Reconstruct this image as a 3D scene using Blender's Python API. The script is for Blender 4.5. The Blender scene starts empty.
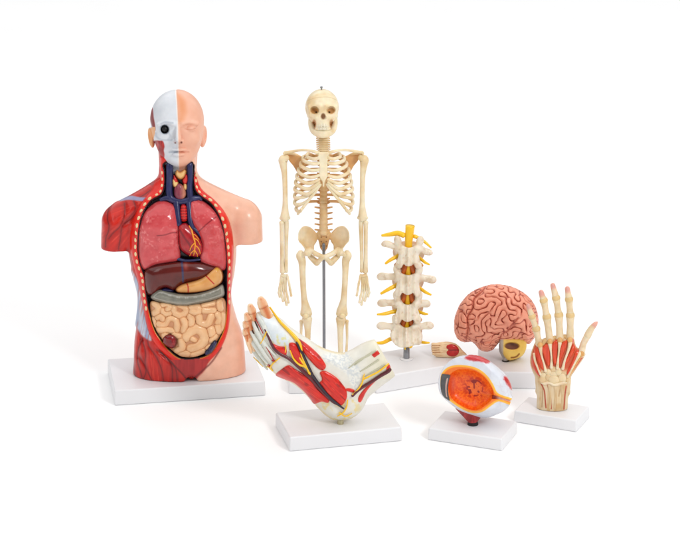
import bpy, math, time
import numpy as np
T00 = time.time()
S = 0.0025                      # metres per working unit
rng = np.random.RandomState(7)

# ------------------------------------------------------------------ camera geometry (working units)
PITCH = math.radians(18.0)
FOC = 2000.0
CAM = np.array([0.0, -2000*math.cos(PITCH) + 125*math.sin(PITCH), 2000*math.sin(PITCH) + 125*math.cos(PITCH)])
AX = np.array([0.0, math.cos(PITCH), -math.sin(PITCH)])
UP = np.array([0.0, math.sin(PITCH), math.cos(PITCH)])


def proj(P):
    d = np.asarray(P, float) - CAM
    w = d @ AX
    return 340 + FOC*d[0]/w, 275 - FOC*(d @ UP)/w, w


def srgb(c):
    c = np.asarray(c, float)/255.0
    return np.where(c <= 0.04045, c/12.92, ((c+0.055)/1.055)**2.4)


# ------------------------------------------------------------------ materials
MATS = {}


def material(name, rough=0.4, coat=0.0, sss=0.0, color=None, metal=0.0, bump=0.0, bscale=400.0, mottle=0.06, mscale=60.0, spec=0.5):
    """painted plastic / resin: the hand painted colour (or a plain one) broken up by noise, with a fine surface grain"""
    if name in MATS:
        return MATS[name]
    m = bpy.data.materials.new(name)
    m.use_nodes = True
    nt = m.node_tree
    b = nt.nodes['Principled BSDF']
    b.inputs['Roughness'].default_value = rough
    b.inputs['Metallic'].default_value = metal
    b.inputs['Specular IOR Level'].default_value = spec
    b.inputs['Coat Weight'].default_value = coat
    b.inputs['Coat Roughness'].default_value = 0.12
    if sss:
        b.inputs['Subsurface Weight'].default_value = sss
        b.inputs['Subsurface Radius'].default_value = (1.0, 0.45, 0.2)
        b.inputs['Subsurface Scale'].default_value = 0.006
    tc = nt.nodes.new('ShaderNodeTexCoord')
    no = nt.nodes.new('ShaderNodeTexNoise')
    no.inputs['Scale'].default_value = mscale
    no.inputs['Detail'].default_value = 4.0
    nt.links.new(tc.outputs['Object'], no.inputs['Vector'])
    mr = nt.nodes.new('ShaderNodeMapRange')
    mr.inputs['From Min'].default_value = 0.3
    mr.inputs['From Max'].default_value = 0.7
    mr.inputs['To Min'].default_value = 1.0 - mottle
    mr.inputs['To Max'].default_value = 1.0 + mottle
    nt.links.new(no.outputs['Fac'], mr.inputs['Value'])
    vm = nt.nodes.new('ShaderNodeVectorMath')
    vm.operation = 'SCALE'
    if color is None:
        at = nt.nodes.new('ShaderNodeVertexColor')
        at.layer_name = 'Paint'
        nt.links.new(at.outputs['Color'], vm.inputs[0])
    else:
        vm.inputs[0].default_value = tuple(srgb(color))
    nt.links.new(mr.outputs['Result'], vm.inputs['Scale'])
    nt.links.new(vm.outputs['Vector'], b.inputs['Base Color'])
    rr = nt.nodes.new('ShaderNodeMapRange')
    rr.inputs['To Min'].default_value = max(0.05, rough - 0.07)
    rr.inputs['To Max'].default_value = rough + 0.07
    nt.links.new(no.outputs['Fac'], rr.inputs['Value'])
    nt.links.new(rr.outputs['Result'], b.inputs['Roughness'])
    if bump:
        n2 = nt.nodes.new('ShaderNodeTexNoise')
        n2.inputs['Scale'].default_value = bscale
        n2.inputs['Detail'].default_value = 3.0
        nt.links.new(tc.outputs['Object'], n2.inputs['Vector'])
        bp = nt.nodes.new('ShaderNodeBump')
        bp.inputs['Strength'].default_value = bump
        bp.inputs['Distance'].default_value = 0.001
        nt.links.new(n2.outputs['Fac'], bp.inputs['Height'])
        nt.links.new(bp.outputs['Normal'], b.inputs['Normal'])
    MATS[name] = m
    return m


# ------------------------------------------------------------------ frames: each model is laid out upright on its base
class Frame:
    """upright plane through the middle of a base, facing the camera; x to the right, y away, z up (stored as -row)"""
    def __init__(self, P, top_row):
        P = np.array(P, float)
        self.P = P
        self.ax, self.ay, _ = proj(P)
        d = P - CAM
        self.az = math.atan2(d[1], d[0]) - math.pi/2
        z = 0.0
        lo, hi = 0.0, 800.0
        for _ in range(50):
            z = (lo+hi)/2
            if proj(P + [0, 0, z])[1] > top_row:
                lo = z
            else:
                hi = z
        self.zs = z/(self.ay - top_row)
        mid = P + [0, 0, z*0.5]
        self.k = proj(mid)[2]/FOC
        dm = mid - CAM
        self.pe = math.atan2(-dm[2], math.hypot(dm[0], dm[1]))
        self.sh = math.sin(self.pe)

    def local(self, V):
        """(x, y, v) picture-plane coordinates -> metres in the thing's own space"""
        z = V[:, 2] - self.sh*V[:, 1]
        return np.stack([(V[:, 0]-self.ax)*self.k, V[:, 1]*self.k, (z+self.ay)*self.zs + self.P[2]], 1)*S

    def world_to_local(self, W):
        W = np.asarray(W, float) - np.array([self.P[0], self.P[1], 0])
        c, s = math.cos(-self.az), math.sin(-self.az)
        return np.stack([W[:, 0]*c - W[:, 1]*s, W[:, 0]*s + W[:, 1]*c, W[:, 2]], 1)*S


FR = None                       # frame in use


def thing(name, label, cat, frame, group=None):
    global FR
    FR = frame
    o = bpy.data.objects.new(name, None)
    o.empty_display_size = 0.02
    bpy.context.scene.collection.objects.link(o)
    o.location = (frame.P[0]*S, frame.P[1]*S, 0)
    o.rotation_euler = (0, 0, frame.az)
    o['label'] = label
    o['category'] = cat
    if group:
        o['group'] = group
    return o


def make_mesh(name, V, quads, mat, parent, colors=None, smooth=True, raw=False, label=None, tris=None):
    """V in (x, y, v) coordinates unless raw (already metres in local space)"""
    L = V if raw else FR.local(V)
    me = bpy.data.meshes.new(name)
    quads = np.asarray(quads); quads = quads.reshape(-1, 4)
    vol = 0.0
    if len(quads):
        a, b, c, d = (L[quads[:, i]] for i in range(4))
        vol += (a*np.cross(b, c)).sum() + (a*np.cross(c, d)).sum()
    if tris is not None and len(tris):
        a, b, c = (L[np.asarray(tris)[:, i]] for i in range(3))
        vol += (a*np.cross(b, c)).sum()
    if vol < 0:
        quads = quads[:, ::-1]
        tris = None if tris is None else np.asarray(tris)[:, ::-1]
    nq = len(quads)
    nt = 0 if tris is None else len(tris)
    me.vertices.add(len(L))
    me.vertices.foreach_set('co', np.asarray(L, np.float32).ravel())
    idx = np.asarray(quads, np.int32).ravel()
    starts = np.arange(nq)*4
    tot = np.full(nq, 4)
    if nt:
        starts = np.concatenate([starts, nq*4 + np.arange(nt)*3])
        tot = np.concatenate([tot, np.full(nt, 3)])
        idx = np.concatenate([idx, np.asarray(tris, np.int32).ravel()])
    me.loops.add(len(idx))
    me.loops.foreach_set('vertex_index', idx)
    me.polygons.add(len(starts))
    me.polygons.foreach_set('loop_start', starts.astype(np.int32))
    me.polygons.foreach_set('loop_total', tot.astype(np.int32))
    me.update(calc_edges=True)
    me.validate()
    if smooth:
        me.polygons.foreach_set('use_smooth', np.ones(len(me.polygons), bool))
    if colors is not None:
        c = np.asarray(colors, float)
        if c.ndim == 1:
            c = np.tile(c, (len(L), 1))
        c = srgb(np.clip(c, 0, 255))**1.13
        a = me.color_attributes.new('Paint', 'FLOAT_COLOR', 'POINT')
        a.data.foreach_set('color', np.concatenate([c, np.ones((len(c), 1))], 1).astype(np.float32).ravel())
    me.materials.append(mat)
    o = bpy.data.objects.new(name, me)
    bpy.context.scene.collection.objects.link(o)
    o.parent = parent
    if label:
        o['label'] = label
    return o


# ------------------------------------------------------------------ field modelling
class Grid:
    def __init__(self, x0, x1, y0, y1, py0, py1, h):
        """rows py0 (top) .. py1 (bottom)"""
        self.h = h
        self.x = np.arange(x0, x1+h, h, dtype=np.float32)
        self.y = np.arange(y0, y1+h, h, dtype=np.float32)
        self.v = np.arange(-py1, -py0+h, h, dtype=np.float32)
        self.X = self.x[:, None, None]
        self.Y = self.y[None, :, None]
        self.V = self.v[None, None, :]
        self.Z = self.V - np.float32(FR.sh)*self.Y
        self.PX = self.X[:, 0, :]               # (nx,1)
        self.PY = -self.v[None, :]              # (1,nv)


def P3(px, py, y):
    """a point seen at (px,py) lying at depth y, in true (x,y,z)"""
    return (px, y, -py - FR.sh*y)


def ell(G, c, r, rot=None):
    X, Y, Z = G.X-c[0], G.Y-c[1], G.Z-c[2]
    if rot is not None:                          # rotation in the x-z plane (degrees, anticlockwise)
        a = math.radians(rot)
        X, Z = X*math.cos(a)+Z*math.sin(a), -X*math.sin(a)+Z*math.cos(a)
    k0 = np.sqrt((X/r[0])**2 + (Y/r[1])**2 + (Z/r[2])**2)
    k1 = np.sqrt((X/r[0]**2)**2 + (Y/r[1]**2)**2 + (Z/r[2]**2)**2) + 1e-6
    return k0*(k0-1)/k1


def cone(G, a, b, ra, rb, sq=None):
    """round cone from a to b; sq stretches the section along y (flattening when <1)"""
    a = np.array(a, float); b = np.array(b, float)
    ba = b-a
    X, Y, Z = G.X-a[0], G.Y-a[1], G.Z-a[2]
    t = np.clip((X*ba[0]+Y*ba[1]+Z*ba[2])/(ba@ba), 0, 1)
    dy = Y-t*ba[1]
    if sq:
        dy = dy/sq
    d = np.sqrt((X-t*ba[0])**2 + dy**2 + (Z-t*ba[2])**2)
    return d - (ra+(rb-ra)*t)


def smin(a, b, k):
    h = np.clip(0.5+0.5*(b-a)/k, 0, 1)
    return b+(a-b)*h-k*h*(1-h)


def smax(a, b, k):
    return -smin(-a, -b, k)


def surface_nets(F, G):
    """returns V (x,y,v), quads"""
    F = np.ascontiguousarray(F, np.float32)
    F = F.copy()
    for ax in range(3):                          # close the field at the border of the grid
        sl = [slice(None)]*3
        for e in (0, -1):
            sl[ax] = e
            F[tuple(sl)] = np.maximum(F[tuple(sl)], 0.01)
    neg = F < 0
    nx, ny, nz = F.shape
    cnt = np.zeros((nx-1, ny-1, nz-1), np.int8)
    for i in (0, 1):
        for j in (0, 1):
            for k in (0, 1):
                cnt += neg[i:nx-1+i, j:ny-1+j, k:nz-1+k]
    act = (cnt > 0) & (cnt < 8)
    ci, cj, ck = np.nonzero(act)
    index = np.full(act.shape, -1, np.int32)
    index[ci, cj, ck] = np.arange(len(ci))
    corner = {}
    for i in (0, 1):
        for j in (0, 1):
            for k in (0, 1):
                corner[(i, j, k)] = F[ci+i, cj+j, ck+k]
    acc = np.zeros((len(ci), 3)); n = np.zeros(len(ci))
    for ax in range(3):
        for p in (0, 1):
            for q in (0, 1):
                a = [p, q]; a.insert(ax, 0)
                b = [p, q]; b.insert(ax, 1)
                fa, fb = corner[tuple(a)], corner[tuple(b)]
                m = (fa < 0) != (fb < 0)
                t = np.where(m, fa/np.where(m, fa-fb, 1), 0)
                pos = np.array(a, float)[None] + 0*acc
                pos[:, ax] = t
                acc += np.where(m[:, None], pos, 0)
                n += m
    acc /= np.maximum(n, 1)[:, None]
    V = np.stack([ci, cj, ck], 1)+acc
    V = V*G.h + np.array([G.x[0], G.y[0], G.v[0]])
    quads = []
    for ax in range(3):
        lo = [slice(1, -1)]*3; hi = [slice(1, -1)]*3
        lo[ax] = slice(0, -1); hi[ax] = slice(1, None)
        a = neg[tuple(lo)]; b = neg[tuple(hi)]
        m = a != b
        i, j, k = np.nonzero(m)
        s = a[i, j, k]
        g = [i, j, k]
        o = [0 if d == ax else 1 for d in range(3)]
        base = [g[d]+o[d] for d in range(3)]
        u, w = [(1, 2), (2, 0), (0, 1)][ax]
        def cell(du, dw):
            c = [base[0].copy(), base[1].copy(), base[2].copy()]
            c[u] -= du; c[w] -= dw
            return index[c[0], c[1], c[2]]
        q = np.stack([cell(1, 1), cell(0, 1), cell(0, 0), cell(1, 0)], 1)
        q[~s] = q[~s][:, ::-1]
        quads.append(q)
    Q = np.concatenate(quads)
    Q = Q[(Q >= 0).all(1)]
    return V, Q


def relax(V, Q, it=1, lam=0.5):
    for _ in range(it):
        acc = np.zeros_like(V); n = np.zeros(len(V))
        for a, b in ((0, 1), (1, 2), (2, 3), (3, 0)):
            np.add.at(acc, Q[:, a], V[Q[:, b]]); np.add.at(n, Q[:, a], 1)
            np.add.at(acc, Q[:, b], V[Q[:, a]]); np.add.at(n, Q[:, b], 1)
        V = V + lam*(acc/np.maximum(n, 1)[:, None]-V)
    return V


def field_mesh(name, F, G, mat, parent, color, it=1, label=None):
    V, Q = surface_nets(F, G)
    if it:
        V = relax(V, Q, it)
    c = color(V) if callable(color) else color
    return make_mesh(name, V, Q, mat, parent, c, label=label)


# ------------------------------------------------------------------ 2D outlines in picture rows
def crop(x0, y0, s):
    return lambda pts: [(x0+p[0]/s, y0+p[1]/s) + tuple(p[2:]) for p in pts]


def curve(pts, n=8, closed=False):
    """Catmull-Rom through points of any dimension"""
    P = np.array(pts, float)
    N = len(P)
    out = []
    segs = N if closed else N-1
    for i in range(segs):
        if closed:
            p0, p1, p2, p3 = P[(i-1) % N], P[i], P[(i+1) % N], P[(i+2) % N]
        else:
            p1, p2 = P[i], P[i+1]
            p0 = P[i-1] if i > 0 else 2*p1-p2
            p3 = P[i+2] if i+2 < N else 2*p2-p1
        for t in np.arange(n)/n:
            out.append(0.5*((2*p1)+(-p0+p2)*t+(2*p0-5*p1+4*p2-p3)*t*t+(-p0+3*p1-3*p2+p3)*t**3))
    if not closed:
        out.append(P[-1])
    return np.array(out)


def poly_sd(PX, PY, poly, arc=False):
    """signed distance (negative inside) to a closed polygon"""
    poly = np.asarray(poly, float)
    PX, PY = np.broadcast_arrays(np.asarray(PX, np.float32), np.asarray(PY, np.float32))
    best = np.full(PX.shape, 1e9, np.float32)
    sgn = np.zeros(PX.shape, bool)
    s_at = np.zeros(PX.shape, np.float32)
    s0 = 0.0
    for i in range(len(poly)):
        a, b = poly[i], poly[(i+1) % len(poly)]
        e = b-a
        L2 = e@e+1e-9
        wx, wy = PX-a[0], PY-a[1]
        t = np.clip((wx*e[0]+wy*e[1])/L2, 0, 1)
        d = (wx-t*e[0])**2+(wy-t*e[1])**2
        if arc:
            m = d < best
            s_at[m] = s0+t[m]*math.sqrt(L2)
        best = np.minimum(best, d)
        c1 = (a[1] <= PY) & (b[1] > PY)
        c2 = (a[1] > PY) & (b[1] <= PY)
        cr = e[0]*wy-e[1]*wx
        sgn ^= (c1 & (cr > 0)) | (c2 & (cr < 0))
        s0 += math.sqrt(L2)
    d = np.sqrt(best)
    d = np.where(sgn, -d, d)
    return (d, s_at) if arc else d


def line_d(PX, PY, pts):
    """distance to an open polyline and the fraction along it"""
    PX, PY = np.broadcast_arrays(np.asarray(PX, np.float32), np.asarray(PY, np.float32))
    best = np.full(PX.shape, 1e9, np.float32)
    P = np.asarray(pts, float)
    for i in range(len(P)-1):
        a, b = P[i, :2], P[i+1, :2]
        e = b-a
        wx, wy = PX-a[0], PY-a[1]
        t = np.clip((wx*e[0]+wy*e[1])/(e@e+1e-9), 0, 1)
        best = np.minimum(best, (wx-t*e[0])**2+(wy-t*e[1])**2)
    return np.sqrt(best)


def grow(pts, d):
    """outline pushed outwards by d"""
    P = np.array(pts, float)
    t = np.roll(P, -1, 0)-np.roll(P, 1, 0)
    n = np.stack([t[:, 1], -t[:, 0]], 1)/(np.hypot(t[:, 0], t[:, 1])[:, None]+1e-9)
    area = (P[:, 0]*np.roll(P[:, 1], -1)-np.roll(P[:, 0], -1)*P[:, 1]).sum()
    return [tuple(p) for p in P+n*d*(1 if area > 0 else -1)]


# ------------------------------------------------------------------ noise
_N = rng.rand(48, 48, 48).astype(np.float32)


def noise3(x, y, z, s=1.0):
    """smooth value noise 0..1; s = wavelength"""
    x, y, z = np.broadcast_arrays(x/s, y/s, z/s)
    xi, yi, zi = np.floor(x).astype(int), np.floor(y).astype(int), np.floor(z).astype(int)
    fx, fy, fz = x-xi, y-yi, z-zi
    fx, fy, fz = fx*fx*(3-2*fx), fy*fy*(3-2*fy), fz*fz*(3-2*fz)
    g = lambda i, j, k: _N[(xi+i) % 48, (yi+j) % 48, (zi+k) % 48]
    a = g(0, 0, 0)*(1-fx)+g(1, 0, 0)*fx
    b = g(0, 1, 0)*(1-fx)+g(1, 1, 0)*fx
    c = g(0, 0, 1)*(1-fx)+g(1, 0, 1)*fx
    d = g(0, 1, 1)*(1-fx)+g(1, 1, 1)*fx
    return (a*(1-fy)+b*fy)*(1-fz)+(c*(1-fy)+d*fy)*fz


def fbm(x, y, z, s, oct=3):
    o = 0; a = 0.5; w = 0
    for i in range(oct):
        o = o+a*noise3(x+17.3*i, y+5.1*i, z+9.7*i, s)
        w += a; a *= 0.5; s *= 0.5
    return o/w


def labyrinth(n, lam, seed, dims=2, it=14, width=0.17):
    """worm-like pattern on a periodic grid of n samples; lam = full wavelength in samples; values about -1..1"""
    r = np.random.RandomState(seed)
    a = r.randn(*([n]*dims))
    k = np.fft.fftfreq(n)
    K2 = sum(np.meshgrid(*([k**2]*dims), indexing='ij'))
    k0 = 1.0/lam
    H = np.exp(-((np.sqrt(K2)-k0)/(width*k0))**2)
    for i in range(it):
        a = np.real(np.fft.ifftn(np.fft.fftn(a)*H))
        a = a/(a.std()+1e-9)
        if i < it-1:
            a = np.tanh(1.5*a)
    return np.clip(a/1.4, -1.2, 1.2).astype(np.float32)


def samp2(A, u, w):
    n = A.shape[0]
    ui, wi = np.floor(u).astype(int), np.floor(w).astype(int)
    fu, fw = u-ui, w-wi
    g = lambda i, j: A[(ui+i) % n, (wi+j) % n]
    return (g(0, 0)*(1-fu)+g(1, 0)*fu)*(1-fw)+(g(0, 1)*(1-fu)+g(1, 1)*fu)*fw


def samp3(A, x, y, z):
    n = A.shape[0]
    x, y, z = np.broadcast_arrays(x, y, z)
    xi, yi, zi = np.floor(x).astype(int), np.floor(y).astype(int), np.floor(z).astype(int)
    fx, fy, fz = x-xi, y-yi, z-zi
    g = lambda i, j, k: A[(xi+i) % n, (yi+j) % n, (zi+k) % n]
    a = g(0, 0, 0)*(1-fx)+g(1, 0, 0)*fx
    b = g(0, 1, 0)*(1-fx)+g(1, 1, 0)*fx
    c = g(0, 0, 1)*(1-fx)+g(1, 0, 1)*fx
    d = g(0, 1, 1)*(1-fx)+g(1, 1, 1)*fx
    return (a*(1-fy)+b*fy)*(1-fz)+(c*(1-fy)+d*fy)*fz


# ------------------------------------------------------------------ surface reliefs: pieces that lie on a body's front
class FrontMap:
    def __init__(self, F, G):
        neg = F < 0
        first = neg.argmax(1)
        has = neg.any(1)
        i, k = np.indices(first.shape)
        j = np.clip(first, 1, F.shape[1]-1)
        f1 = F[i, j, k]; f0 = F[i, j-1, k]
        t = np.where(first > 0, f0/(f0-f1+1e-9), 0)
        y = G.y[0]+(j-1+t)*G.h
        y = np.where(has, y, np.nan)
        for _ in range(60):                      # carry the surface a little beyond the silhouette
            nanm = np.isnan(y)
            if not nanm.any():
                break
            p = np.pad(y, 1, constant_values=np.nan)
            st = np.stack([p[:-2, 1:-1], p[2:, 1:-1], p[1:-1, :-2], p[1:-1, 2:]])
            ok = ~np.isnan(st)
            cnt = ok.sum(0)
            av = np.where(ok, st, 0).sum(0)/np.maximum(cnt, 1)
            y = np.where(nanm & (cnt > 0), av+0.5*G.h, y)
        y = np.where(np.isnan(y), 0, y)
        self.y = y; self.G = G

    def blur(self, n):
        y = self.y
        for _ in range(n):
            p = np.pad(y, 1, mode='edge')
            y = (p[:-2, 1:-1]+p[2:, 1:-1]+p[1:-1, :-2]+p[1:-1, 2:]+2*y)/6
        o = object.__new__(FrontMap)
        o.y = y; o.G = self.G
        return o

    def __call__(self, px, py):
        G = self.G
        u = np.clip((np.asarray(px, float)-G.x[0])/G.h, 0, self.y.shape[0]-1.001)
        w = np.clip((-np.asarray(py, float)-G.v[0])/G.h, 0, self.y.shape[1]-1.001)
        u, w = np.broadcast_arrays(u, w)
        i, k = u.astype(int), w.astype(int)
        a, b = u-i, w-k
        Y = self.y
        return (Y[i, k]*(1-a)+Y[i+1, k]*a)*(1-b)+(Y[i, k+1]*(1-a)+Y[i+1, k+1]*a)*b


def relief(name, poly, fm, mat, parent, color, T=4.0, R=6.0, off=0.0, back=3.0, tex=None, h=0.6, n=6, it=1, smooth=True, flat=1.0, label=None):
    """a pillow with the given outline lying on the front map fm; off>0 sinks it; tex(px,py,d)->extra height"""
    pl = curve(poly, n, True) if smooth else np.array(poly, float)
    x0, y0 = pl.min(0)-2; x1, y1 = pl.max(0)+2
    gx = np.arange(x0, x1+h, h); gv = np.arange(-y1, -y0+h, h)
    d = poly_sd(gx[:, None], -gv[None, :], pl)
    yf = fm(gx[:, None], -gv[None, :])+off
    t = np.clip(-d/R, 0, 1)
    prof = np.sqrt(np.maximum(0, 1-(1-t)**2))
    hh = T*prof**flat
    if tex is not None:
        hh = hh+tex(gx[:, None], -gv[None, :], d)
    front = yf-hh
    inside = d < 3
    lo = (front[inside]).min()-2; hi = (yf[inside]).max()+back+2
    G = Grid(x0, x1, lo, hi, y0, y1, h)
    front = front[:len(G.x), :len(G.v)]; yf = yf[:len(G.x), :len(G.v)]; d = d[:len(G.x), :len(G.v)]
    F = np.maximum(front[:, None, :]-G.Y, G.Y-(yf+back)[:, None, :])
    F = smax(F, d[:, None, :]+0*G.Y, 1.0)
    V, Q = surface_nets(F.astype(np.float32), G)
    if it:
        V = relax(V, Q, it)
    if callable(color):
        c = color(V, poly_sd(V[:, 0], -V[:, 2], pl))
    else:
        c = color
    return make_mesh(name, V, Q, mat, parent, c, label=label)


# ------------------------------------------------------------------ tubes
def tube_geo(P, R, seg=8, flat=1.0, cap=True):
    """P (n,3) in true (x,y,z); R radius per point"""
    P = np.asarray(P, float); R = np.broadcast_to(np.asarray(R, float), (len(P),))
    Tn = np.gradient(P, axis=0)
    Tn /= np.linalg.norm(Tn, axis=1)[:, None]+1e-9
    ref = np.array([0, 1.0, 0])
    if abs(Tn[:, 1]).mean() > 0.8:
        ref = np.array([1.0, 0, 0])
    rings = []
    for p, t, r in zip(P, Tn, R):
        a = np.cross(t, ref); a /= np.linalg.norm(a)+1e-9
        b = np.cross(a, t)
        th = np.arange(seg)*2*math.pi/seg
        rings.append(p+r*(np.cos(th)[:, None]*a+flat*np.sin(th)[:, None]*b))
    if cap:                                      # rounded ends
        def end(p, t, r, ring, sgn):
            o = []
            for q in (0.55, 0.9):
                o.append(p+(ring-p)*math.sqrt(1-q*q)+sgn*t*r*q*0.8)
            return o
        e0 = end(P[0], Tn[0], R[0], rings[0], -1)[::-1]
        e1 = end(P[-1], Tn[-1], R[-1], rings[-1], 1)
        rings = e0+rings+e1
    V = np.concatenate(rings)
    n = len(rings)
    i = np.arange(n-1)[:, None]*seg; j = np.arange(seg)[None]
    jn = (j+1) % seg
    Q = np.stack([i+j, i+jn, i+seg+jn, i+seg+j], -1).reshape(-1, 4)
    T = []
    c0 = len(V); V = np.concatenate([V, [rings[0].mean(0)], [rings[-1].mean(0)]])
    for k in range(seg):
        T.append((c0, (k+1) % seg, k))
        T.append((c0+1, (n-1)*seg+k, (n-1)*seg+(k+1) % seg))
    return V, Q, np.array(T)


def to_v(V):
    """true (x,y,z) -> (x,y,v)"""
    V = np.array(V, float)
    V[:, 2] = V[:, 2]+FR.sh*V[:, 1]
    return V


def join_geo(parts):
    Vs, Qs, Ts, n = [], [], [], 0
    for V, Q, T in parts:
        Vs.append(V); Qs.append(np.asarray(Q)+n); Ts.append(np.asarray(T)+n); n += len(V)
    return np.concatenate(Vs), np.concatenate(Qs), np.concatenate(Ts)


def tube(name, pts, R, mat, parent, color, n=6, seg=8, flat=1.0, label=None, cap=True):
    """pts true (x,y,z); R scalar or per control point"""
    R = np.broadcast_to(np.asarray(R, float), (len(pts),))
    C = curve([tuple(p)+(r,) for p, r in zip(pts, R)], n)
    V, Q, T = tube_geo(C[:, :3], np.maximum(C[:, 3], 0.05), seg, flat, cap)
    V = to_v(V)
    c = color(V) if callable(color) else color
    return make_mesh(name, V, Q, mat, parent, c, tris=T, label=label)


def draped(name, lines, fm, mat, parent, color, off=0.5, n=6, seg=8, flat=0.8, label=None):
    """tubes lying on a front map; lines = [(points (px,py), radius or radii)]; one mesh"""
    geo = []
    for pts, R in lines:
        R = np.broadcast_to(np.asarray(R, float), (len(pts),))
        C = curve([(p[0], p[1], r) for p, r in zip(pts, R)], n)
        y = fm(C[:, 0], C[:, 1])-off
        P = np.stack([C[:, 0], y, -C[:, 1]-FR.sh*y], 1)
        geo.append(tube_geo(P, np.maximum(C[:, 2], 0.1), seg, flat))
    V, Q, T = join_geo(geo)
    V = to_v(V)
    c = color(V) if callable(color) else color
    return make_mesh(name, V, Q, mat, parent, c, tris=T, label=label)


def blob(name, c, r, mat, parent, color, rot=0, nu=14, nv=9, label=None):
    """ellipsoid, c true (x,y,z), rot degrees in the x-z plane"""
    th = np.arange(nu)*2*math.pi/nu
    ph = (np.arange(nv)+0.5)/nv*math.pi
    ring = np.stack([np.cos(th)[None]*np.sin(ph)[:, None]*r[0], np.sin(th)[None]*np.sin(ph)[:, None]*r[1], (np.cos(ph)*r[2])[:, None]+0*th[None]], -1).reshape(-1, 3)
    V = np.concatenate([ring, [[0, 0, r[2]]], [[0, 0, -r[2]]]])
    a = math.radians(rot)
    V[:, 0], V[:, 2] = V[:, 0]*math.cos(a)-V[:, 2]*math.sin(a), V[:, 0]*math.sin(a)+V[:, 2]*math.cos(a)
    V = V+np.array(c)
    i = np.arange(nv-1)[:, None]*nu; j = np.arange(nu)[None]; jn = (j+1) % nu
    Q = np.stack([i+nu+j, i+nu+jn, i+jn, i+j], -1).reshape(-1, 4)
    T = [(nu*nv, k, (k+1) % nu) for k in range(nu)]+[(nu*nv+1, (nv-1)*nu+(k+1) % nu, (nv-1)*nu+k) for k in range(nu)]
    return make_mesh(name, to_v(V), Q, mat, parent, color, tris=np.array(T), label=label)


def mix(a, b, t):
    t = np.clip(np.asarray(t, float), 0, 1)[..., None]
    return np.asarray(a, float)*(1-t)+np.asarray(b, float)*t


def ss(a, b, x):
    t = np.clip((x-a)/(b-a), 0, 1)
    return t*t*(3-2*t)


# ------------------------------------------------------------------ stands
def base_block(q, parent, mat, r=1.6, name='base'):
    """white display block: rounded box, q = cx, cy, W, D, H, angle in working units"""
    cx, cy, W, D, H, th = q
    import bmesh
    bm = bmesh.new()
    bmesh.ops.create_cube(bm, size=1.0)
    for v in bm.verts:
        v.co.x *= W; v.co.y *= D; v.co.z = (v.co.z+0.5)*H
        if v.co.z > H/2:                         # moulded draft
            v.co.x *= 1-1.2/W; v.co.y *= 1-1.2/D
    bmesh.ops.bevel(bm, geom=[e for e in bm.edges], offset=r, segments=4, profile=0.5, affect='EDGES')
    c, s = math.cos(th), math.sin(th)
    V = np.array([(cx+c*v.co.x-s*v.co.y, cy+s*v.co.x+c*v.co.y, v.co.z) for v in bm.verts])
    bm.verts.index_update()
    L = FR.world_to_local(V)
    me = bpy.data.meshes.new(name)
    me.from_pydata([tuple(v) for v in L], [], [[v.index for v in f.verts] for f in bm.faces])
    me.polygons.foreach_set('use_smooth', np.ones(len(me.polygons), bool))
    me.materials.append(mat)
    o = bpy.data.objects.new(name, me)
    bpy.context.scene.collection.objects.link(o)
    o.parent = parent
    wn = o.modifiers.new('weighted', 'WEIGHTED_NORMAL')
    wn.keep_sharp = False
    bm.free()
    return o


def top_center(q):
    return (q[0], q[1], q[4])


# shared materials
M_gloss = material('glossy_painted_resin', 0.33, spec=0.4, coat=0.2, bump=0.12, bscale=220, mottle=0.05, mscale=45)
M_satin = material('satin_painted_plastic', 0.42, bump=0.10, bscale=300, mottle=0.05, mscale=50)
M_skin = material('matte_skin_plastic', 0.46, sss=0.05, bump=0.05, bscale=350, mottle=0.025, mscale=20)
M_bone = material('bone_plastic', 0.45, sss=0.25, bump=0.12, bscale=260, mottle=0.06, mscale=70)
M_wet = material('wet_organ_resin', 0.2, spec=0.4, coat=0.3, bump=0.06, bscale=160, mottle=0.06, mscale=40)
M_base = material('white_display_base', 0.38, color=(231, 231, 233), bump=0.03, bscale=500, mottle=0.006, mscale=15)
M_metal = material('brushed_steel', 0.32, color=(150, 152, 156), metal=1.0, bump=0.05, mottle=0.05)

BASE = {
    'torso': (-157.6, 43.8, 151.9, 93.2, 15.8, 0.182),
    'foot': (-1.8, -87.0, 109.7, 65.5, 14.4, 0.238),
    'eye': (126.7, -94.0, 74.4, 49.4, 12.2, -0.381),
    'hand': (206.4, -52.1, 64.4, 42.3, 11.8, -0.429),
    'spine': (73.6, 70.3, 112.0, 66.0, 17.5, 0.438),
    'brain': (177.5, 66.8, 70.0, 71.7, 17.9, -0.04),
    'skeleton': (-17.7, 55.7, 72.0, 74.9, 12.0, 0.052),
}
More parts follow.
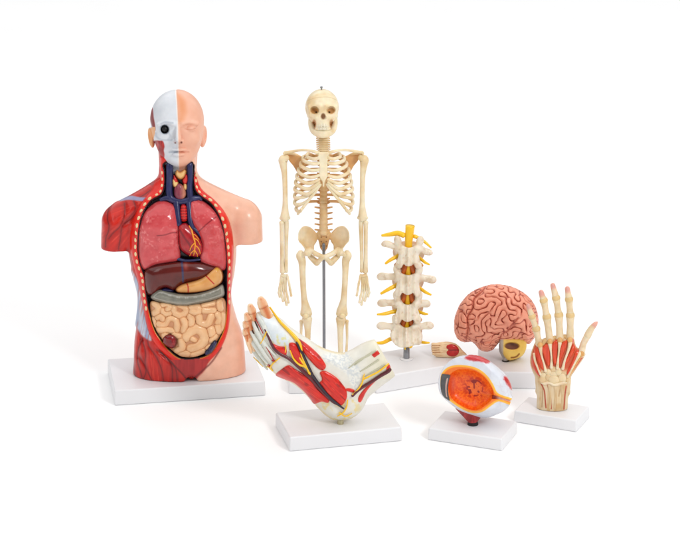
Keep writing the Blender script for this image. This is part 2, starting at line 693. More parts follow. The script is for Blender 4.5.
# ------------------------------------------------------------------ the torso model
def torso():
    fr = Frame(top_center(BASE['torso']), 90)
    T = thing('anatomical_torso', 'large half-skinned torso model with a head and open chest showing organs', 'anatomy model', fr)
    base_block(BASE['torso'], T, M_base)
    sh = fr.sh
    A = crop(130, 155, 5.0); B = crop(130, 245, 5.0)
    D = crop(95, 160, 5.5); E = crop(95, 270, 3.93); H = crop(145, 85, 7.333)
    CY = -6.0
    loft = np.array([(140, 183, 16.5, 10, 18), (155, 183, 18, 13, 18), (165, 183, 18.5, 15, 20), (178, 183.5, 22, 16, 22), (190, 184, 36, 18, 24), (202, 184, 48, 22, 26), (220, 184.5, 52.5, 27, 27),
                     (245, 185.5, 54, 29, 27), (268, 186, 51.5, 28.5, 26), (292, 186.3, 47.2, 27, 25), (315, 187.5, 50.5, 28, 26),
                     (335, 189.3, 55, 29.5, 29), (360, 189.5, 57, 30, 30), (395, 189.5, 57.5, 30, 30)], float)
    LC = curve(loft, 10)

    lines = [D([(120, 215), (100, 255), (96, 300), (104, 335), (98, 370), (84, 400), (80, 450)]), D([(190, 215), (192, 250), (184, 300), (160, 345), (128, 372), (100, 405)]),
             D([(240, 205), (250, 235), (243, 262), (215, 295), (192, 318), (172, 350), (166, 390), (158, 430), (150, 465)]), D([(300, 210), (260, 260), (225, 300), (190, 325)]),
             D([(330, 150), (300, 172), (270, 186)]), D([(355, 130), (340, 160), (330, 178)]),
             E([(185, 262), (172, 300), (168, 350), (180, 395), (186, 430)]), E([(207, 250), (215, 285), (243, 330), (262, 380), (268, 432)]),
             E([(187, 250), (200, 310), (198, 360), (222, 425)]), E([(245, 300), (290, 335), (318, 380), (322, 425)]), E([(160, 215), (150, 280), (150, 360), (158, 425)]),
             E([(262, 310), (300, 360), (304, 430)]), D([(195, 470), (200, 510), (205, 560)]), E([(178, 330), (200, 380), (185, 425)])]
    lines = [curve(l, 5) for l in lines]

    def body(G):
        row = -(G.Z+sh*CY)
        cx, w, f, b = (np.interp(row, LC[:, 0], LC[:, i]).astype(np.float32) for i in (1, 2, 3, 4))
        yy = G.Y-CY
        dep = np.where(yy < 0, f, b)
        p = 2.25
        q = (np.abs((G.X-cx)/w)**p+np.abs(yy/dep)**p)**(1/p)
        F = (q-1)*np.minimum(w, dep)
        # shoulders and arms
        for s, ax0, ax1 in ((-1, 121.5, 117.5), (1, 250.5, 252.5)):
            sx = ax0
            a = cone(G, (184+s*10, -1, -191), (sx-s*4, -2, -210), 16.3, 13)
            F = smin(F, a, 9)
            arm = cone(G, (sx-s*1.5, -3, -217), (ax1, -4, -262), 16.8, 14.0)
            cut = -(G.Z+sh*-4)-(243.0 if s < 0 else 239.5)
            arm = smax(arm, cut, 1.2)
            F = smin(F, arm, 5)
        # pectorals, a hint of belly and of gluteal mass
        for px, s in ((160, 1), (212, 1)):
            F = smin(F, ell(G, P3(px, 222, -25), (20, 9, 15)), 8)
        # crotch notch and flat bottom
        F = smax(F, -cone(G, (191, -60, -371.5), (191, 60, -371.5), 6.5, 6.5), 4)
        F = smax(F, (-fr.ay+0.2)-G.Z, 1.0)
        for l in lines:
            dl = line_d(G.PX, G.PY, l)
            F = F+((G.Y < 6)*(((1-0.55*(1-ss(300, 320, G.PY)))*np.exp(-(dl/2.0)**2)-0.3*np.exp(-((dl-5)/2.6)**2))*(1-ss(352, 372, G.PY))*(1-0.6*ss(225, 236, G.PY)*(1-ss(250, 256, G.PY))))[:, None, :]*(G.X < 190)).astype(np.float32)
        return F.astype(np.float32)

    G = Grid(97, 271, -42, 28, 140, 388, 0.8)
    F = body(G)
    fm = FrontMap(F, G)
    cav = A([(207, 30), (204, 75), (203, 130), (185, 185), (135, 213), (97, 265), (75, 335), (64, 420), (65, 490), (80, 548)]) + \
        B([(92, 140), (96, 210), (107, 300), (133, 400), (165, 455), (205, 508), (250, 545), (300, 552), (360, 545), (405, 520), (440, 470), (470, 405), (484, 320), (488, 240), (489, 150)]) + \
        A([(491, 540), (485, 430), (468, 330), (428, 245), (370, 198), (343, 165), (335, 110), (334, 30)])
    cav = curve(cav, 4, True)
    fmB = fm.blur(8)
    dc = poly_sd(G.PX, G.PY, cav)
    deep = fmB(G.PX, G.PY)+8
    carve = np.maximum(dc[:, None, :]+0*G.Y, G.Y-deep[:, None, :])
    F = smax(F, -carve, 1.0)

    # painted skin and muscle
    midx = 190.0
    white_band = curve(D([(150, 192), (220, 174), (290, 186), (384, 178), (384, 204), (290, 207), (215, 198), (165, 203)]), 5, True)
    apon = curve(E([(140, -30), (172, 8), (190, 60), (203, 125), (216, 195), (226, 262), (190, 246), (160, 206), (120, 190), (110, 60)]), 5, True)
    pelv = curve(B([(205, 520), (255, 552), (300, 558), (360, 552), (400, 530)])+[(206, 366), (199, 374), (193, 379), (187, 376), (178, 366)], 5, True)
    rimout = curve([(163, 150), (162, 168), (157, 186), (146, 200), (137, 218), (133.5, 240), (136, 258), (140, 275), (144, 297), (149, 325), (157, 342), (170, 356), (182, 367), (191, 378),
                    (200, 370), (211, 358), (222, 345), (229.5, 326), (232.5, 300), (234.5, 270), (236, 250), (235, 230), (229, 212), (218, 198), (205, 186), (199.8, 168), (199.4, 150)], 4, True)

    def paint(V):
        x, y, v = V.T
        py = -v
        n1 = fbm(x, y, v, 9.0)
        # fibres run outwards from the collar bone on the shoulder, down the thigh below
        ang = np.where(py < 260, np.arctan2(py-192, x-165)*14, (x-189)*0.55+0.03*(py-330)*np.sign(x-160))
        fib = noise3(ang*1.3, 0*x, np.hypot(x-165, py-192)*0.08, 1.0)
        fib2 = noise3(ang*3.1, y*0.1, np.hypot(x-165, py-192)*0.05, 1.0)
        red = mix((174, 24, 12), (228, 52, 32), 0.1+0.45*fib+0.45*fib2)
        red = mix(red, (224, 76, 54), 0.5*ss(0.62, 0.8, n1))
        red = mix(red, (230, 104, 84), 0.45*ss(0.66, 0.86, fib2))  # pale pink streaks paint highlights onto the fibres
        for l in lines:
            dl = line_d(x, py, l)
            red = mix(red, (92, 14, 18), 0.7*(1-ss(0.1, 1.0, dl)))
            red = mix(red, (150, 22, 24), 0.35*(1-ss(0.5, 4.0, dl)))
        da = poly_sd(x, py, apon)
        stripe = noise3(x*0.5, 0*x, py*0.05+x*0.3, 1.0)
        blue = mix((150, 164, 194), (216, 218, 226), stripe)
        blue = mix(blue, (196, 90, 80), 0.55*ss(0.6, 0.85, noise3(x*0.9+py*0.2, 0*x, py*0.04, 1.0))*ss(-9, -2, poly_sd(x, py, apon)))
        red = mix(red, blue, (1-ss(-1.5, 1.2, da)))
        dw = poly_sd(x, py, white_band)
        red = mix(red, (158, 156, 188), (1-ss(-0.8, 0.8, dw)))
        neckl = (py < 182) & (x < 172)
        red = np.where(neckl[:, None], mix((156, 20, 20), (204, 48, 40), fib), red)
        skin = mix((236, 182, 156), (242, 197, 174), n1)
        skin = mix(skin, (226, 152, 122), 0.6*(1-ss(0, 14, 246-x))*ss(250, 300, py))  # side shading painted in: skin darkens towards the right edge
        left = 1-ss(midx-0.6, midx+0.6, x)
        c = mix(skin, red, left)
        # back of the model
        d, s = poly_sd(x, py, cav, True)
        front = y < fmB(x, py)+14
        dr = poly_sd(x, py, rimout)
        c = mix(c, mix((200, 30, 16), (220, 50, 30), n1), front*(1-ss(-0.6, 0.6, dr))*np.where(x > 190, ss(168, 172, py), 1))
        dp = poly_sd(x, py, pelv)
        c = mix(c, mix((168, 34, 36), (192, 52, 50), fib), front*(1-ss(-1, 1, dp)))
        gr = np.minimum(line_d(x, py, curve([(222, 346), (212, 360), (201, 370), (193, 377)], 4)), line_d(x, py, curve([(160, 346), (172, 360), (182, 371), (187, 378)], 4)))
        c = mix(c, (96, 20, 22), 0.6*front*(1-ss(0.2, 1.4, gr)))
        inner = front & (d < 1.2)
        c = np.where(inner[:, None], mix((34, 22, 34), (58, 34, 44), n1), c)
        return c
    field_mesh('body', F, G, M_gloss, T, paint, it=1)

    # raised rim round the opening
    def rim_tex():
        pl = rimout
        gx = np.arange(130, 240, 0.6); gv = np.arange(-382, -152, 0.6)
        px, py = gx[:, None], -gv[None, :]
        do = poly_sd(px, py, pl); di = poly_sd(px, py, cav)
        d = np.maximum(np.maximum(do, 0.9-di), np.abs(px-182.6)-(17.0+2.0*np.maximum(0, py-176)))
        yf = fmB(px, py)
        t = np.clip(-d/3.2, 0, 1)
        hh = 2.6*np.sqrt(np.maximum(0, 1-(1-t)**2))
        lowfade = 1-ss(352, 366, py)
        front = yf-hh*lowfade+1.5*(1-lowfade)
        G2 = Grid(130, 240, np.nanmin(front)-2, 20, 152, 382, 0.7)
        front = None
        px, py = G2.PX, G2.PY
        do = poly_sd(px, py, pl); di = poly_sd(px, py, cav)
        d = np.maximum(np.maximum(do, 0.7-di), np.abs(px-182.6)-(17.0+2.0*np.maximum(0, py-176)))
        yf = fmB(px, py)
        t = np.clip(-d/3.2, 0, 1)
        hh = 2.6*np.sqrt(np.maximum(0, 1-(1-t)**2))
        fade = 1-ss(350, 364, py)
        front = yf-hh*fade+2.5*(1-fade)
        FF = np.maximum(front[:, None, :]-G2.Y, G2.Y-(yf+3)[:, None, :])
        FF = np.maximum(FF, (d[:, None, :]+0*G2.Y))
        FF = np.maximum(FF, (np.where(px > 182, 167.0, 155.0)-py)[:, None, :]+0*G2.Y)
        V, Q = surface_nets(FF.astype(np.float32), G2)
        V = relax(V, Q, 2)
        x, y, v = V.T
        n1 = fbm(x, y, v, 7.0)
        di = poly_sd(x, -v, cav)
        c = mix((218, 28, 12), (236, 54, 28), n1)
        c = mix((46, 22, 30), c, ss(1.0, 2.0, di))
        yel = (1-ss(1.6, 2.4, di))*ss(1.0, 1.3, di)*ss(300, 312, -v)*(1-ss(0, 4, v+0*v-(-352)) * 0)
        c = mix(c, (214, 164, 60), 0.9*yel)
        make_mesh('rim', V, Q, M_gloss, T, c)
    rim_tex()

    # cut rib ends: pale ovals set along the rim
    seg = np.diff(np.vstack([cav, cav[:1]]), axis=0)
    L = np.hypot(seg[:, 0], seg[:, 1]); cum = np.concatenate([[0], np.cumsum(L)])
    for s in np.arange(3, cum[-1]-3, 6.9):
        i = np.searchsorted(cum, s)-1
        p = cav[i]+seg[i]*((s-cum[i])/max(L[i], 1e-6))
        if p[1] > 305 or p[1] < 163:
            continue
        tdir = seg[i]/max(L[i], 1e-6)
        nrm = np.array([tdir[1], -tdir[0]])
        q = p+nrm*3.2
        if poly_sd(np.array([q[0]]), np.array([q[1]]), cav)[0] < 0:
            q = p-nrm*3.2
        if q[1] < 168:
            continue
        yy = float(fmB(q[0], q[1]))-2.0
        sz = 0.75 if q[1] < 195 else 1.0
        ang = math.degrees(math.atan2(-tdir[1], tdir[0]))
        blob('rib_end', P3(q[0], q[1], yy), (2.5*sz, 1.1, 1.45*sz), M_satin, T, (232, 208, 164), rot=ang)

    # ---------------- organs
    def wid(p):
        return (187.5+(p[0]-187.5)*1.035,)+tuple(p[1:])
    A0, B0 = A, B
    A = lambda pts: [wid(p) for p in A0(pts)]
    B = lambda pts: [wid(p) for p in B0(pts)]
    hf = 0.55

    def lung_col(V, d):
        x, y, v = V.T
        n = fbm(x, y, v, 5.0); f = fbm(x*1.0, y, v*1.0, 2.2, 2)
        c = mix((200, 70, 76), (222, 104, 106), n)
        c = mix(c, (238, 152, 148), 0.6*ss(0.56, 0.74, f)*ss(0.4, 0.65, fbm(x+50, y, v, 14.0)))  # lighter streaks painted on as highlights
        fis = curve(A([(160, 385), (195, 382), (230, 372), (252, 372)]), 4) if x.mean() < 185 else curve(A([(345, 380), (400, 330), (440, 300)]), 4)
        c = mix(c, (128, 30, 40), 0.7*(1-ss(0.2, 0.9, line_d(x, -v, fis))))
        return mix((130, 40, 52), c, ss(0.0, 1.6, -d))
    lt = lambda px, py, d: 0.5*(fbm(px, 0*px, py, 3.0, 2)-0.5)
    l1 = grow(A([(215, 232), (180, 226), (145, 243), (108, 283), (84, 350), (74, 430), (76, 505), (92, 540), (150, 517), (205, 508), (252, 498), (254, 430), (252, 350), (247, 290), (240, 250)]), 3.2)
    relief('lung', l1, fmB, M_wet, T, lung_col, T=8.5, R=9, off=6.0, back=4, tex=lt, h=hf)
    l2 = grow(A([(328, 228), (360, 224), (402, 250), (446, 305), (470, 370), (480, 450), (484, 520), (474, 552), (430, 540), (375, 515), (372, 480), (378, 430), (360, 370), (340, 330), (325, 290)]), 3.0)
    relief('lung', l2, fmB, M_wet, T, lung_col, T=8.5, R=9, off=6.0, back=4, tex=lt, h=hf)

    def navy(V):
        n = fbm(V[:, 0], V[:, 1], V[:, 2], 4.0)
        return mix((36, 38, 80), (70, 72, 118), n)
    veins = [(A([(228, 40), (226, 100), (222, 160), (228, 200), (250, 216)]), [3.4, 3.4, 3.4, 3.2, 3.0]),
             (A([(322, 40), (322, 100), (318, 160), (320, 200), (312, 222)]), [3.0, 3.0, 3.2, 3.2, 3.0]),
             (A([(182, 208), (210, 202), (245, 214), (285, 220), (330, 208), (362, 204), (372, 212)]), [2.0, 2.6, 3.0, 3.0, 3.0, 2.2, 1.6]),
             (A([(254, 220), (258, 270), (264, 330)]), [3.2, 3.2, 3.0]),
             (A([(312, 220), (316, 275), (320, 320), (328, 350)]), [2.8, 2.8, 2.6, 2.4]),
             (A([(326, 350), (308, 372), (294, 395), (286, 415)]), [1.8, 1.8, 1.5, 1.0]),
             (A([(330, 350), (352, 372), (376, 410), (386, 455), (372, 495)]), [1.8, 1.7, 1.5, 1.5, 1.0]),
             (A([(252, 500), (268, 506), (300, 512), (360, 508)]), [1.6, 1.6, 1.4, 1.0])]
    draped('great_veins', veins, fmB, M_gloss, T, navy, off=-1.5, seg=10)
    # throat
    relief('larynx', A([(262, 62), (275, 74), (296, 62), (306, 72), (300, 96), (290, 108), (276, 112), (262, 104), (252, 84)]), fmB, M_gloss, T,
           lambda V, d: mix((196, 132, 70), (232, 190, 128), ss(0, 2.5, -d)), T=4, R=4, off=2, h=0.5)
    for pts in ([(246, 86), (258, 100), (266, 118), (262, 136), (248, 138), (240, 120), (242, 98)], [(300, 84), (311, 92), (312, 120), (303, 138), (290, 134), (284, 114), (294, 100)]):
        relief('thyroid_lobe', A(pts), fmB, M_gloss, T, lambda V, d: mix((150, 22, 22), (214, 58, 46), ss(0, 2, -d)), T=4, R=3.5, off=2.4, h=0.5)
    for pts in ([(240, 108), (256, 112), (268, 128), (262, 146), (246, 150), (238, 132)], [(294, 128), (306, 136), (308, 156), (298, 166), (288, 152)]):
        relief('neck_gland', A(pts), fmB, M_gloss, T, lambda V, d: mix((200, 140, 80), (240, 204, 140), ss(0, 2, -d)), T=3.6, R=3, off=2.2, h=0.5)
    relief('windpipe', A([(264, 130), (284, 136), (298, 160), (302, 186), (290, 206), (268, 212), (250, 200), (244, 172), (250, 146)]), fmB, M_gloss, T,
           lambda V, d: mix(mix((128, 52, 74), (176, 96, 104), noise3(V[:, 0]*0.6, 0*V[:, 0], V[:, 2]*0.2, 1.0)), (226, 170, 120), 0.6*ss(-3, 2, V[:, 0]-186.5)), T=4.5, R=5, off=2.0, h=0.5)
    relief('aorta', A([(276, 238), (290, 232), (302, 242), (306, 275), (304, 312), (290, 320), (276, 314), (270, 280)]), fmB, M_gloss, T,
           lambda V, d: mix((170, 18, 22), (226, 56, 46), 0.5+0.5*np.sin(V[:, 2]*2.3)), T=4.5, R=4, off=2.5, tex=lambda px, py, d: 0.45*np.sin(py*2.3+0*px)*(d < -1), h=0.45)

    heart_o = A([(258, 345), (275, 326), (298, 322), (318, 340), (340, 366), (366, 404), (379, 445), (374, 478), (354, 496), (318, 494), (284, 476), (262, 446), (256, 400)])

    def heart_col(V, d):
        x, y, v = V.T
        n = fbm(x, y, v, 4.0)
        c = mix((150, 22, 34), (196, 48, 54), n)
        c = mix(c, (214, 92, 84), 0.6*(1-ss(0, 6, np.hypot(x-184, v+228))))
        g = line_d(x, -v, curve(A([(268, 360), (290, 400), (310, 430), (330, 480)]), 4))
        c = mix(c, (110, 14, 30), 0.6*(1-ss(0.3, 1.6, g)))
        return mix((80, 16, 30), c, ss(0.2, 1.8, -d))
    hm = relief('heart', heart_o, fmB, M_wet, T, heart_col, T=9, R=10, off=3.5, h=0.5)

    def heart_front(px, py):
        d = poly_sd(px, py, curve(heart_o, 6, True))
        t = np.clip(-d/10, 0, 1)
        return fmB(px, py)+3.5-9*np.sqrt(np.maximum(0, 1-(1-t)**2))
    cor = [(A([(324, 362), (330, 392), (338, 424), (336, 455), (330, 486)]), [0.9, 0.85, 0.8, 0.7, 0.5]), (A([(332, 400), (350, 412), (362, 436)]), [0.7, 0.6, 0.4]),
           (A([(338, 424), (322, 440), (312, 462)]), [0.7, 0.6, 0.4]), (A([(338, 436), (354, 452), (362, 478)]), [0.7, 0.6, 0.4]), (A([(334, 460), (318, 474), (312, 488)]), [0.6, 0.5, 0.4]),
           (A([(336, 462), (346, 478), (348, 492)]), [0.6, 0.5, 0.4]), (A([(328, 380), (342, 388), (356, 408)]), [0.6, 0.5, 0.4]), (A([(324, 362), (318, 352), (312, 340)]), [0.8, 0.7, 0.5])]
    draped('coronary_vessels', cor, heart_front, M_gloss, hm, (240, 160, 52), off=0.25, seg=6)

    liver_o = B([(92, 128), (108, 100), (150, 84), (200, 76), (250, 70), (300, 70), (350, 74), (400, 88), (436, 102), (420, 126), (395, 146), (360, 158), (318, 164), (284, 172), (252, 192), (226, 204),
                 (196, 190), (172, 196), (152, 212), (128, 226), (108, 222), (96, 195)])

    def liver_col(V, d):
        x, y, v = V.T
        n = fbm(x, y, v, 12.0)
        c = mix((84, 20, 16), (126, 40, 30), n)
        c = mix((56, 12, 12), c, ss(0, 3, -d))
        lg = line_d(x, -v, curve(B([(273, 70), (276, 110), (277, 165)]), 4))
        c = mix(c, (60, 62, 104), 0.9*(1-ss(0.6, 1.5, lg)))
        return mix(c, (196, 122, 120), 0.55*np.exp(-((x-188.2)/2.4)**2-((v+262.5)/4.0)**2))
    relief('liver', grow(liver_o, 1.8), fmB, M_wet, T, liver_col, T=11, R=14, off=4.5, back=4, h=hf)
    relief('gall_bladder', B([(168, 204), (190, 194), (222, 202), (232, 214), (205, 218), (172, 216)]), fmB, M_gloss, T, (40, 38, 82), T=6, R=3, off=3.0, h=0.5)
    stom = B([(242, 200), (262, 182), (300, 170), (345, 158), (382, 138), (412, 112), (440, 97), (460, 112), (468, 146), (458, 176), (425, 200), (380, 214), (325, 221), (270, 220), (246, 214)])

    def stom_col(V, d):
        x, y, v = V.T
        n = fbm(x, y, v, 8.0)
        c = mix((216, 152, 86), (236, 186, 122), n)
        for ln in ([(290, 162), (300, 190), (300, 222)], [(380, 130), (404, 158), (424, 180)]):
            c = mix(c, (196, 44, 30), 0.9*(1-ss(0.3, 0.9, line_d(x, -v, curve(B(ln), 4)))))
        c = mix(c, (214, 170, 52), 0.8*(1-ss(0, 1.5, np.hypot(x-219, v+266)-1.2)))
        return mix((150, 84, 46), c, ss(0.2, 2.4, -d))
    relief('stomach', grow(stom, 0.8), fmB, M_wet, T, stom_col, T=10, R=8, off=2.8, back=5, h=hf)
    colon_o = B([(124, 240), (140, 220), (166, 207), (215, 220), (262, 230), (320, 232), (380, 222), (430, 205), (464, 190), (470, 215), (468, 240), (430, 256), (380, 268), (325, 278), (270, 283), (215, 274), (170, 262), (138, 252)])

    def colon_col(V, d):
        x, y, v = V.T
        n = fbm(x, y, v, 5.0)
        s = noise3(x*0.12, 0*x, d*1.6, 1.0)
        c = mix((112, 110, 100), (168, 166, 152), 0.5*n+0.5*s)
        c = mix(c, (206, 204, 196), 0.5*(1-ss(0, 1.2, np.abs(d+3.4))))  # pale band painted along the gut as a highlight
        return mix((60, 54, 54), c, ss(0.2, 1.6, -d))
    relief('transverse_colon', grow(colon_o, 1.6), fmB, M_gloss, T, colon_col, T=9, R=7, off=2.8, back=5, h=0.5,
           tex=lambda px, py, d: 0.5*np.sin(px*0.75)*np.clip(-d/3, 0, 1))

    GC = crop(148, 290, 7.857)
    coils = [([(72, 72), (104, 96), (98, 132), (70, 152)], 25), ([(132, 84), (172, 74), (194, 100), (170, 124)], 22), ([(128, 128), (150, 156), (190, 152)], 22), ([(218, 100), (222, 150), (268, 172), (308, 150), (306, 108), (262, 88)], 26),
             ([(345, 104), (396, 108), (402, 146), (350, 146)], 27), ([(440, 96), (520, 84)], 20), ([(445, 136), (522, 140)], 24), ([(562, 82), (570, 126)], 28), ([(88, 186), (126, 174), (134, 204)], 22),
             ([(98, 236), (148, 236), (184, 194), (228, 204), (240, 250), (234, 288)], 24), ([(286, 198), (302, 240), (288, 292)], 26), ([(334, 176), (350, 206), (346, 244)], 26), ([(406, 186), (418, 236), (470, 242), (502, 186)], 27),
             ([(548, 172), (566, 206), (552, 238)], 27), ([(98, 280), (160, 284), (206, 296)], 24), ([(302, 346), (338, 302), (390, 282), (436, 316), (440, 372), (398, 420), (342, 436)], 36), ([(350, 356), (372, 372)], 20),
             ([(496, 296), (500, 324)], 32), ([(552, 270), (560, 306)], 28), ([(528, 348), (500, 376)], 24), ([(268, 372), (272, 428), (240, 450)], 29), ([(262, 478), (318, 476)], 27), ([(352, 484), (432, 462)], 26), ([(214, 318), (258, 336)], 24),
             ([(60, 200), (66, 250)], 24), ([(590, 180), (590, 300)], 24), ([(150, 330), (190, 350)], 30), ([(470, 440), (520, 420)], 24)]
    coils = [(curve([wid(p) for p in GC(c)], 4), r/7.857) for c, r in coils]
    coils = [(c, r*1.16) for c, r in coils]

    gut_o = B([(124, 268), (160, 270), (215, 282), (270, 290), (325, 286), (390, 274), (456, 258), (474, 275), (477, 330), (468, 390), (445, 440), (415, 482), (375, 520), (320, 540), (270, 538), (224, 510), (176, 455), (146, 400), (128, 340)])

    def gut2(px, py):
        best = 0*(px+py); sec = 0*(px+py)
        wob = 1.0*(noise3(px, 0*px, py, 6.0)-0.5)
        for c, r in coils:
            q = line_d(px, py, c)+wob
            h = np.sqrt(np.clip(1-(q/r)**2, 0, 1))*(0.8+0.05*r)
            sec = np.maximum(sec, np.minimum(best, h))
            best = np.maximum(best, h)
        return best, sec

    def gut(px, py):
        b, s = gut2(px, py)
        return np.maximum(b, 0.3)-0.22*(1-ss(0.0, 0.3, b-s))*(s > 0)

    def gut_tex(px, py, d):
        return 4.2*gut(px, py)-2.8

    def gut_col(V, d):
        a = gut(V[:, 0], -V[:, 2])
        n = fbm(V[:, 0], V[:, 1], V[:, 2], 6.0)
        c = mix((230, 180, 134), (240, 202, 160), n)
        c = mix((190, 126, 86), c, ss(0.12, 0.52, a))  # crease shade between coils put into the colour
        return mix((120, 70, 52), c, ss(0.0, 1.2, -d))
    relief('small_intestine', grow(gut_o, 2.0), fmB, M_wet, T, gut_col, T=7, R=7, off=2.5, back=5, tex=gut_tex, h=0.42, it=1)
    relief('caecum', B([(206, 424), (228, 432), (242, 456), (238, 486), (218, 500), (192, 490), (172, 470), (174, 444), (188, 428)]), fmB, M_wet, T,
           lambda V, d: mix((96, 14, 22), (176, 44, 48), fbm(V[:, 0], V[:, 1], V[:, 2], 2.6, 2)*ss(-0.5, 2.5, -d)), T=7, R=6, off=-3.0, back=6,
           tex=lambda px, py, d: 1.6*(fbm(px, 0*px, py, 3.0, 2)-0.5), h=0.5)
    relief('sigmoid_colon', B([(420, 462), (434, 476), (424, 502), (404, 530), (378, 540), (372, 522), (388, 500), (404, 478)]), fmB, M_gloss, T,
           lambda V, d: mix((22, 22, 48), (66, 68, 118), fbm(V[:, 0], V[:, 1], V[:, 2], 2.4, 2)), T=6, R=5, off=-2.0, back=7,
           tex=lambda px, py, d: 1.3*(fbm(px, 0*px, py, 2.6, 2)-0.5), h=0.5)

    # ---------------- head
    def headfield(G):
        def e(px, py, y, r, rot=None):
            return ell(G, P3(px, py, y), r, rot)
        F = e(183.3, 118.5, 2, (26.6, 31, 28.6))
        F = smin(F, e(184, 137.5, -8, (22.3, 20, 25.5)), 9)
        F = smin(F, e(184, 155.5, -18, (11, 10, 8)), 7)                # chin
        F = smin(F, cone(G, P3(183.6, 142, 7), P3(182.6, 178, 2), 20, 18), 6)
        for s in (-1, 1):
            F = smin(F, e(184+s*13, 138, -20, (7.5, 6.5, 6.5)), 5)       # cheek bone
            F = smin(F, cone(G, P3(184+s*4, 124, -29.0), P3(184+s*19, 124, -22.5), 2.4, 2.2), 3)   # brow
            F = smax(F, -e(184+s*12.3, 128.8, -32.0, (7.2, 7.6, 4.4)), 2.2)      # socket
            F = smin(F, e(184+s*12.3, 128.6, -23.6, (5.2, 4.2, 3.4)), 1.0)     # closed lid
            F = smin(F, e(184+s*3.6, 140.6, -32.5, (2.5, 3.2, 2.3)), 1.2)        # nostril wing
            F = smax(F, -e(184+s*2.9, 142.3, -35.0, (1.2, 2.5, 0.9)), 0.6)
            F = smin(F, e(183.3+s*25.6, 135, 6, (3.6, 6.5, 10.5), rot=-s*7), 2.5)   # ear
            F = smax(F, -e(183.3+s*27.9, 133.5, 2.0, (1.7, 3.2, 6.2), rot=-s*8), 1.2)
        F = smin(F, cone(G, P3(184, 125, -29), P3(184.2, 139.2, -37.5), 2.0, 3.2), 2.2)   # nose
        F = smin(F, e(184.2, 148.6, -29.4, (8.2, 3.4, 2.0)), 1.2)        # upper lip
        F = smin(F, e(184.2, 153.2, -28.8, (7.0, 3.4, 2.2)), 1.0)        # lower lip
        F = smax(F, -cone(G, P3(175.6, 151.2, -31.4), P3(193, 151.2, -31.4), 1.0, 1.0), 0.7)
        # bare bone on one half: deeper socket, slit under the cheek bone
        F = smax(F, -e(171.3, 129, -24.5, (3.9, 7.5, 3.9)), 0.7)
        # cut step between the halves
        bone = 0.5*(1-ss(-0.4, 0.4, G.X-184.0-0.004*(G.V+140)))
        return F+bone*0.9
    G = Grid(150, 217, -42, 36, 86, 172, 0.6)
    F = headfield(G)
    Fhead = smax(F, (-167)-(G.Z+0.0*G.Y)-5, 2)
    temp = curve(H([(86, 150), (104, 140), (112, 180), (116, 230), (124, 280), (126, 325), (112, 315), (96, 270), (84, 210)]), 5, True)
    mass = curve(H([(108, 396), (150, 400), (178, 406), (188, 440), (182, 470), (186, 500), (178, 545), (165, 560), (150, 520), (140, 468), (124, 424)]), 5, True)
    orange = curve(H([(272, 40), (300, 60), (345, 110), (360, 200), (340, 262), (292, 285), (286, 180)]), 5, True)

    def hpaint(V):
        x, y, v = V.T
        py = -v
        n = fbm(x, y, v, 8.0)
        mid = 183.9-0.03*np.maximum(0, 120-py)
        skin = mix((233, 176, 150), (240, 192, 168), n)
        skin = mix(skin, (226, 152, 104), 0.8*(1-ss(-5, 2, poly_sd(x, py, orange)))*(y < 5))
        skin = mix(skin, (206, 132, 108), 0.5*(1-ss(0.2, 1.2, line_d(x, py, H([(222, 484), (290, 484), (360, 484)])))))
        skin = mix(skin, (200, 130, 104), 0.45*(1-ss(0.1, 0.9, line_d(x, py, curve(H([(338, 322), (375, 330), (410, 320)]), 4)))))
        white = mix((206, 210, 216), (230, 232, 236), n)
        for l, wd in (([(168, 282), (200, 272), (252, 280)], 0.35), ([(128, 345), (132, 370), (170, 395), (240, 400)], 0.3), ([(222, 484), (290, 484)], 0.4), ([(220, 345), (230, 372), (215, 395)], 0.25)):
            white = mix(white, (150, 160, 174), wd*(1-ss(0.3, 1.4, line_d(x, py, curve(H(l), 4)))))
        white = mix(white, (142, 40, 40), (1-ss(-0.8, 0.6, poly_sd(x, py, temp))))
        dm = poly_sd(x, py, mass)
        fibm = noise3(x*0.9, 0*x, py*0.25, 1.0)
        white = mix(white, mix((132, 18, 20), (202, 52, 44), fibm), (1-ss(-0.6, 0.5, dm)))
        # behind the masseter and at the ear the left half is skin again
        edge = curve(H([(122, 90), (120, 200), (126, 330), (112, 392), (130, 430), (145, 480), (158, 550)]), 5)
        xe = np.interp(py, edge[:, 1], edge[:, 0])
        back_skin = (x < xe-0.3) & (py > 126) & (dm > 0)
        white = np.where(back_skin[:, None], mix((232, 170, 118), (240, 190, 146), n), white)
        white = np.where((back_skin & (y > -6) & (py > 150))[:, None], mix((226, 150, 100), (236, 170, 120), n), white)
        eye = np.hypot(x-171.2, py-129)
        white = mix(white, (176, 184, 194), 0.7*(1-ss(4.2, 6.2, eye)))  # grey ring paints the shade around the socket
        white = mix(white, (22, 24, 28), 1-ss(3.5, 4.2, eye))  # socket painted black to stand for its shaded depth
        c = mix(white, skin, ss(-0.2, 0.2, x-mid))
        seam = (1-ss(0.3, 0.8, np.abs(x-mid)))*(y < 10)
        c = mix(c, (244, 240, 236), 0.75*seam)
        for s in (181.2, 187.2):
            c = mix(c, (120, 70, 60), 0.7*(1-ss(0.4, 1.3, np.hypot(x-s, py-142.2))))
        c = np.where(((py > 162.5) & (y > -14) & (x < 172))[:, None], mix((170, 34, 34), (206, 62, 56), n), c)
        return c
    hd = field_mesh('head', Fhead.astype(np.float32), G, M_skin, T, hpaint, it=1)
    eye_c = P3(171.3, 129.0, -20.5)
    blob('black_socket_fill', eye_c, (3.2, 1.6, 3.2), M_satin, hd, (14, 15, 18), nu=18, nv=12)  # matte black blob added to darken the depth of the socket


torso()
